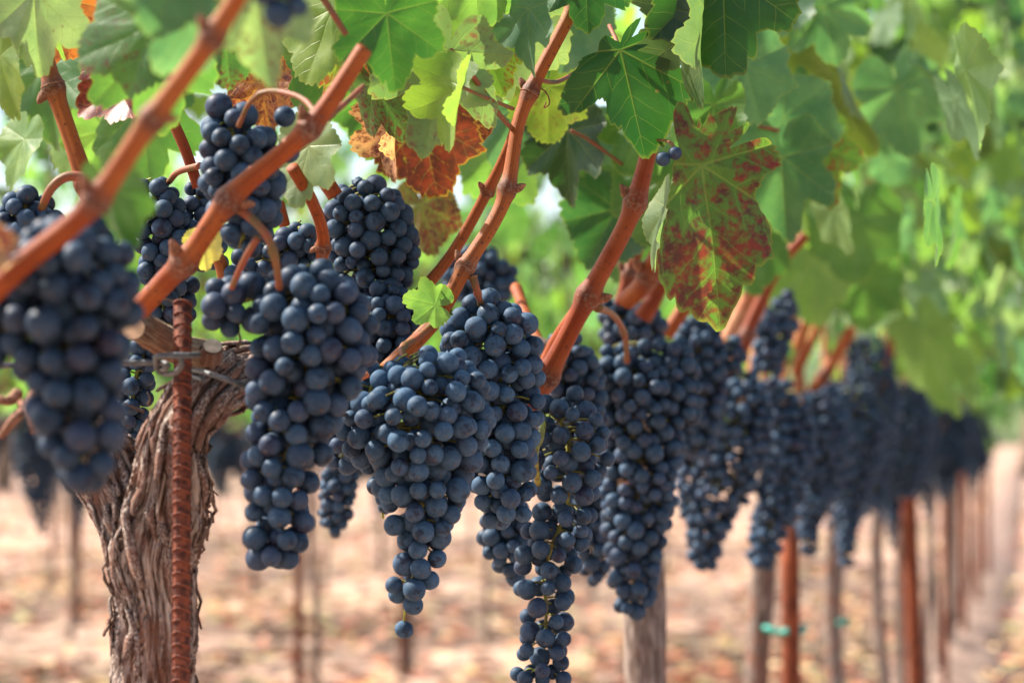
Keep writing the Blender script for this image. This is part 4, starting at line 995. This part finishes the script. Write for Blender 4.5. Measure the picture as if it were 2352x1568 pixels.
L(vine2, 1608, 35, 1.42, 215, -8, (.075, .12, .06), 'fold', 72, 0)
L(vine2, 1580, -40, 1.45, 150, 0, 'bl', 'r2', 20, 0)
L(vine2, 1612, 380, 1.42, 382, 7, (.072, .140, .030), 'red', -10, 6, .34, 'large red and green leaf hanging lowest')
L(vine2, 1528, 475, 1.46, 150, -16, (.11, .16, .07), 'r1', 82, 0)
L(vine2, 1712, 150, 1.75, 140, 15, 'bl', 'r1', 10, 0)
L(vine2, 1640, 240, 1.7, 110, 0, 'md', 'r3', 20, 0)
L(vine2, 1850, 330, 2.0, 165, 22, (.060, .125, .028), 'l0', 20, 0, .2, 'blurred green leaf tinged red, right of the red leaf')
L(vine2, 1800, 270, 1.95, 140, 80, 'bl', 'r2', 25, 10)
L(vine2, 1795, 360, 1.9, 190, 2, (.060, .135, .070), 'l1', 15, 0)
L(vine2, 1890, 15, 2.0, 138, 14, (.075, .160, .085), 'l2', 8, 0)
L(vine2, 1800, -30, 2.0, 130, -20, 'bl', 'r3', 20, 0)
L(vine2, 2060, 200, 2.3, 165, 12, (.085, .175, .095), 'l3', 28, 0)
L(vine2, 1900, 160, 2.2, 230, 22, 'ol', 'fold', 60, 0)
L(vine2, 1965, 500, 2.6, 155, -4, 'md', 'r0', 20, 0)
L(vine2, 1990, 640, 2.9, 120, 0, 'md', 'r1', 15, 0)
L(vine2, 2120, 780, 3.5, 200, 20, 'lt', 'l0', 66, 0, .0, 'long blurred leaf drooping over the far bunches')
L(vine2, 1720, 560, 2.3, 120, 10, 'md', 'r2', 35, 0)
L(vine2, 1860, 600, 2.8, 150, 5, 'lt', 'r3', 30, 0)
# red leaf stalks
stalk('petiole', [(1034, 116, 1.335), (1085, 175, 1.33), (1140, 255, 1.38), (1178, 298, 1.42)], .0018, .0016, M_PED, vine1)
stalk('petiole', [(1056, 198, 1.30), (1110, 222, 1.33), (1178, 250, 1.41)], .0010, .0012, M_PED, vine1)
stalk('petiole', [(735, 285, 1.16), (790, 240, 1.18), (835, 198, 1.2)], .0018, .0014, M_PED, vine1)
stalk('petiole', [(738, -10, 1.2), (770, 40, 1.2), (795, 80, 1.2)], .0018, .0016, M_PED, vine1)
stalk('petiole', [(1425, 116, 1.445), (1412, 85, 1.46), (1400, 60, 1.48)], .0014, .0014, M_PED, vine2)
stalk('petiole', [(1240, 185, 1.42), (1280, 188, 1.45), (1325, 165, 1.5)], .0014, .0014, M_PED, vine1)
stalk('petiole', [(1310, 300, 1.7), (1350, 320, 1.7), (1430, 378, 1.7)], .0013, .0013, M_PED, vine2)
stalk('petiole', [(1612, 380, 1.43), (1606, 350, 1.47), (1580, 300, 1.52)], .0016, .0016, M_PED, vine2)
stalk('petiole', [(592, 545, 1.16), (560, 600, 1.17), (532, 662, 1.18)], .0019, .0016, M_PED, vine1)
stalk('petiole', [(1740, 290, 1.9), (1790, 300, 1.9)], .0015, .0015, M_PED, vine2)
stalk('tendril', [(1238, 200, 1.44), (1256, 215, 1.44), (1262, 238, 1.44), (1250, 248, 1.44), (1254, 236, 1.43)], .0005, .0004, M_BUD, vine1)
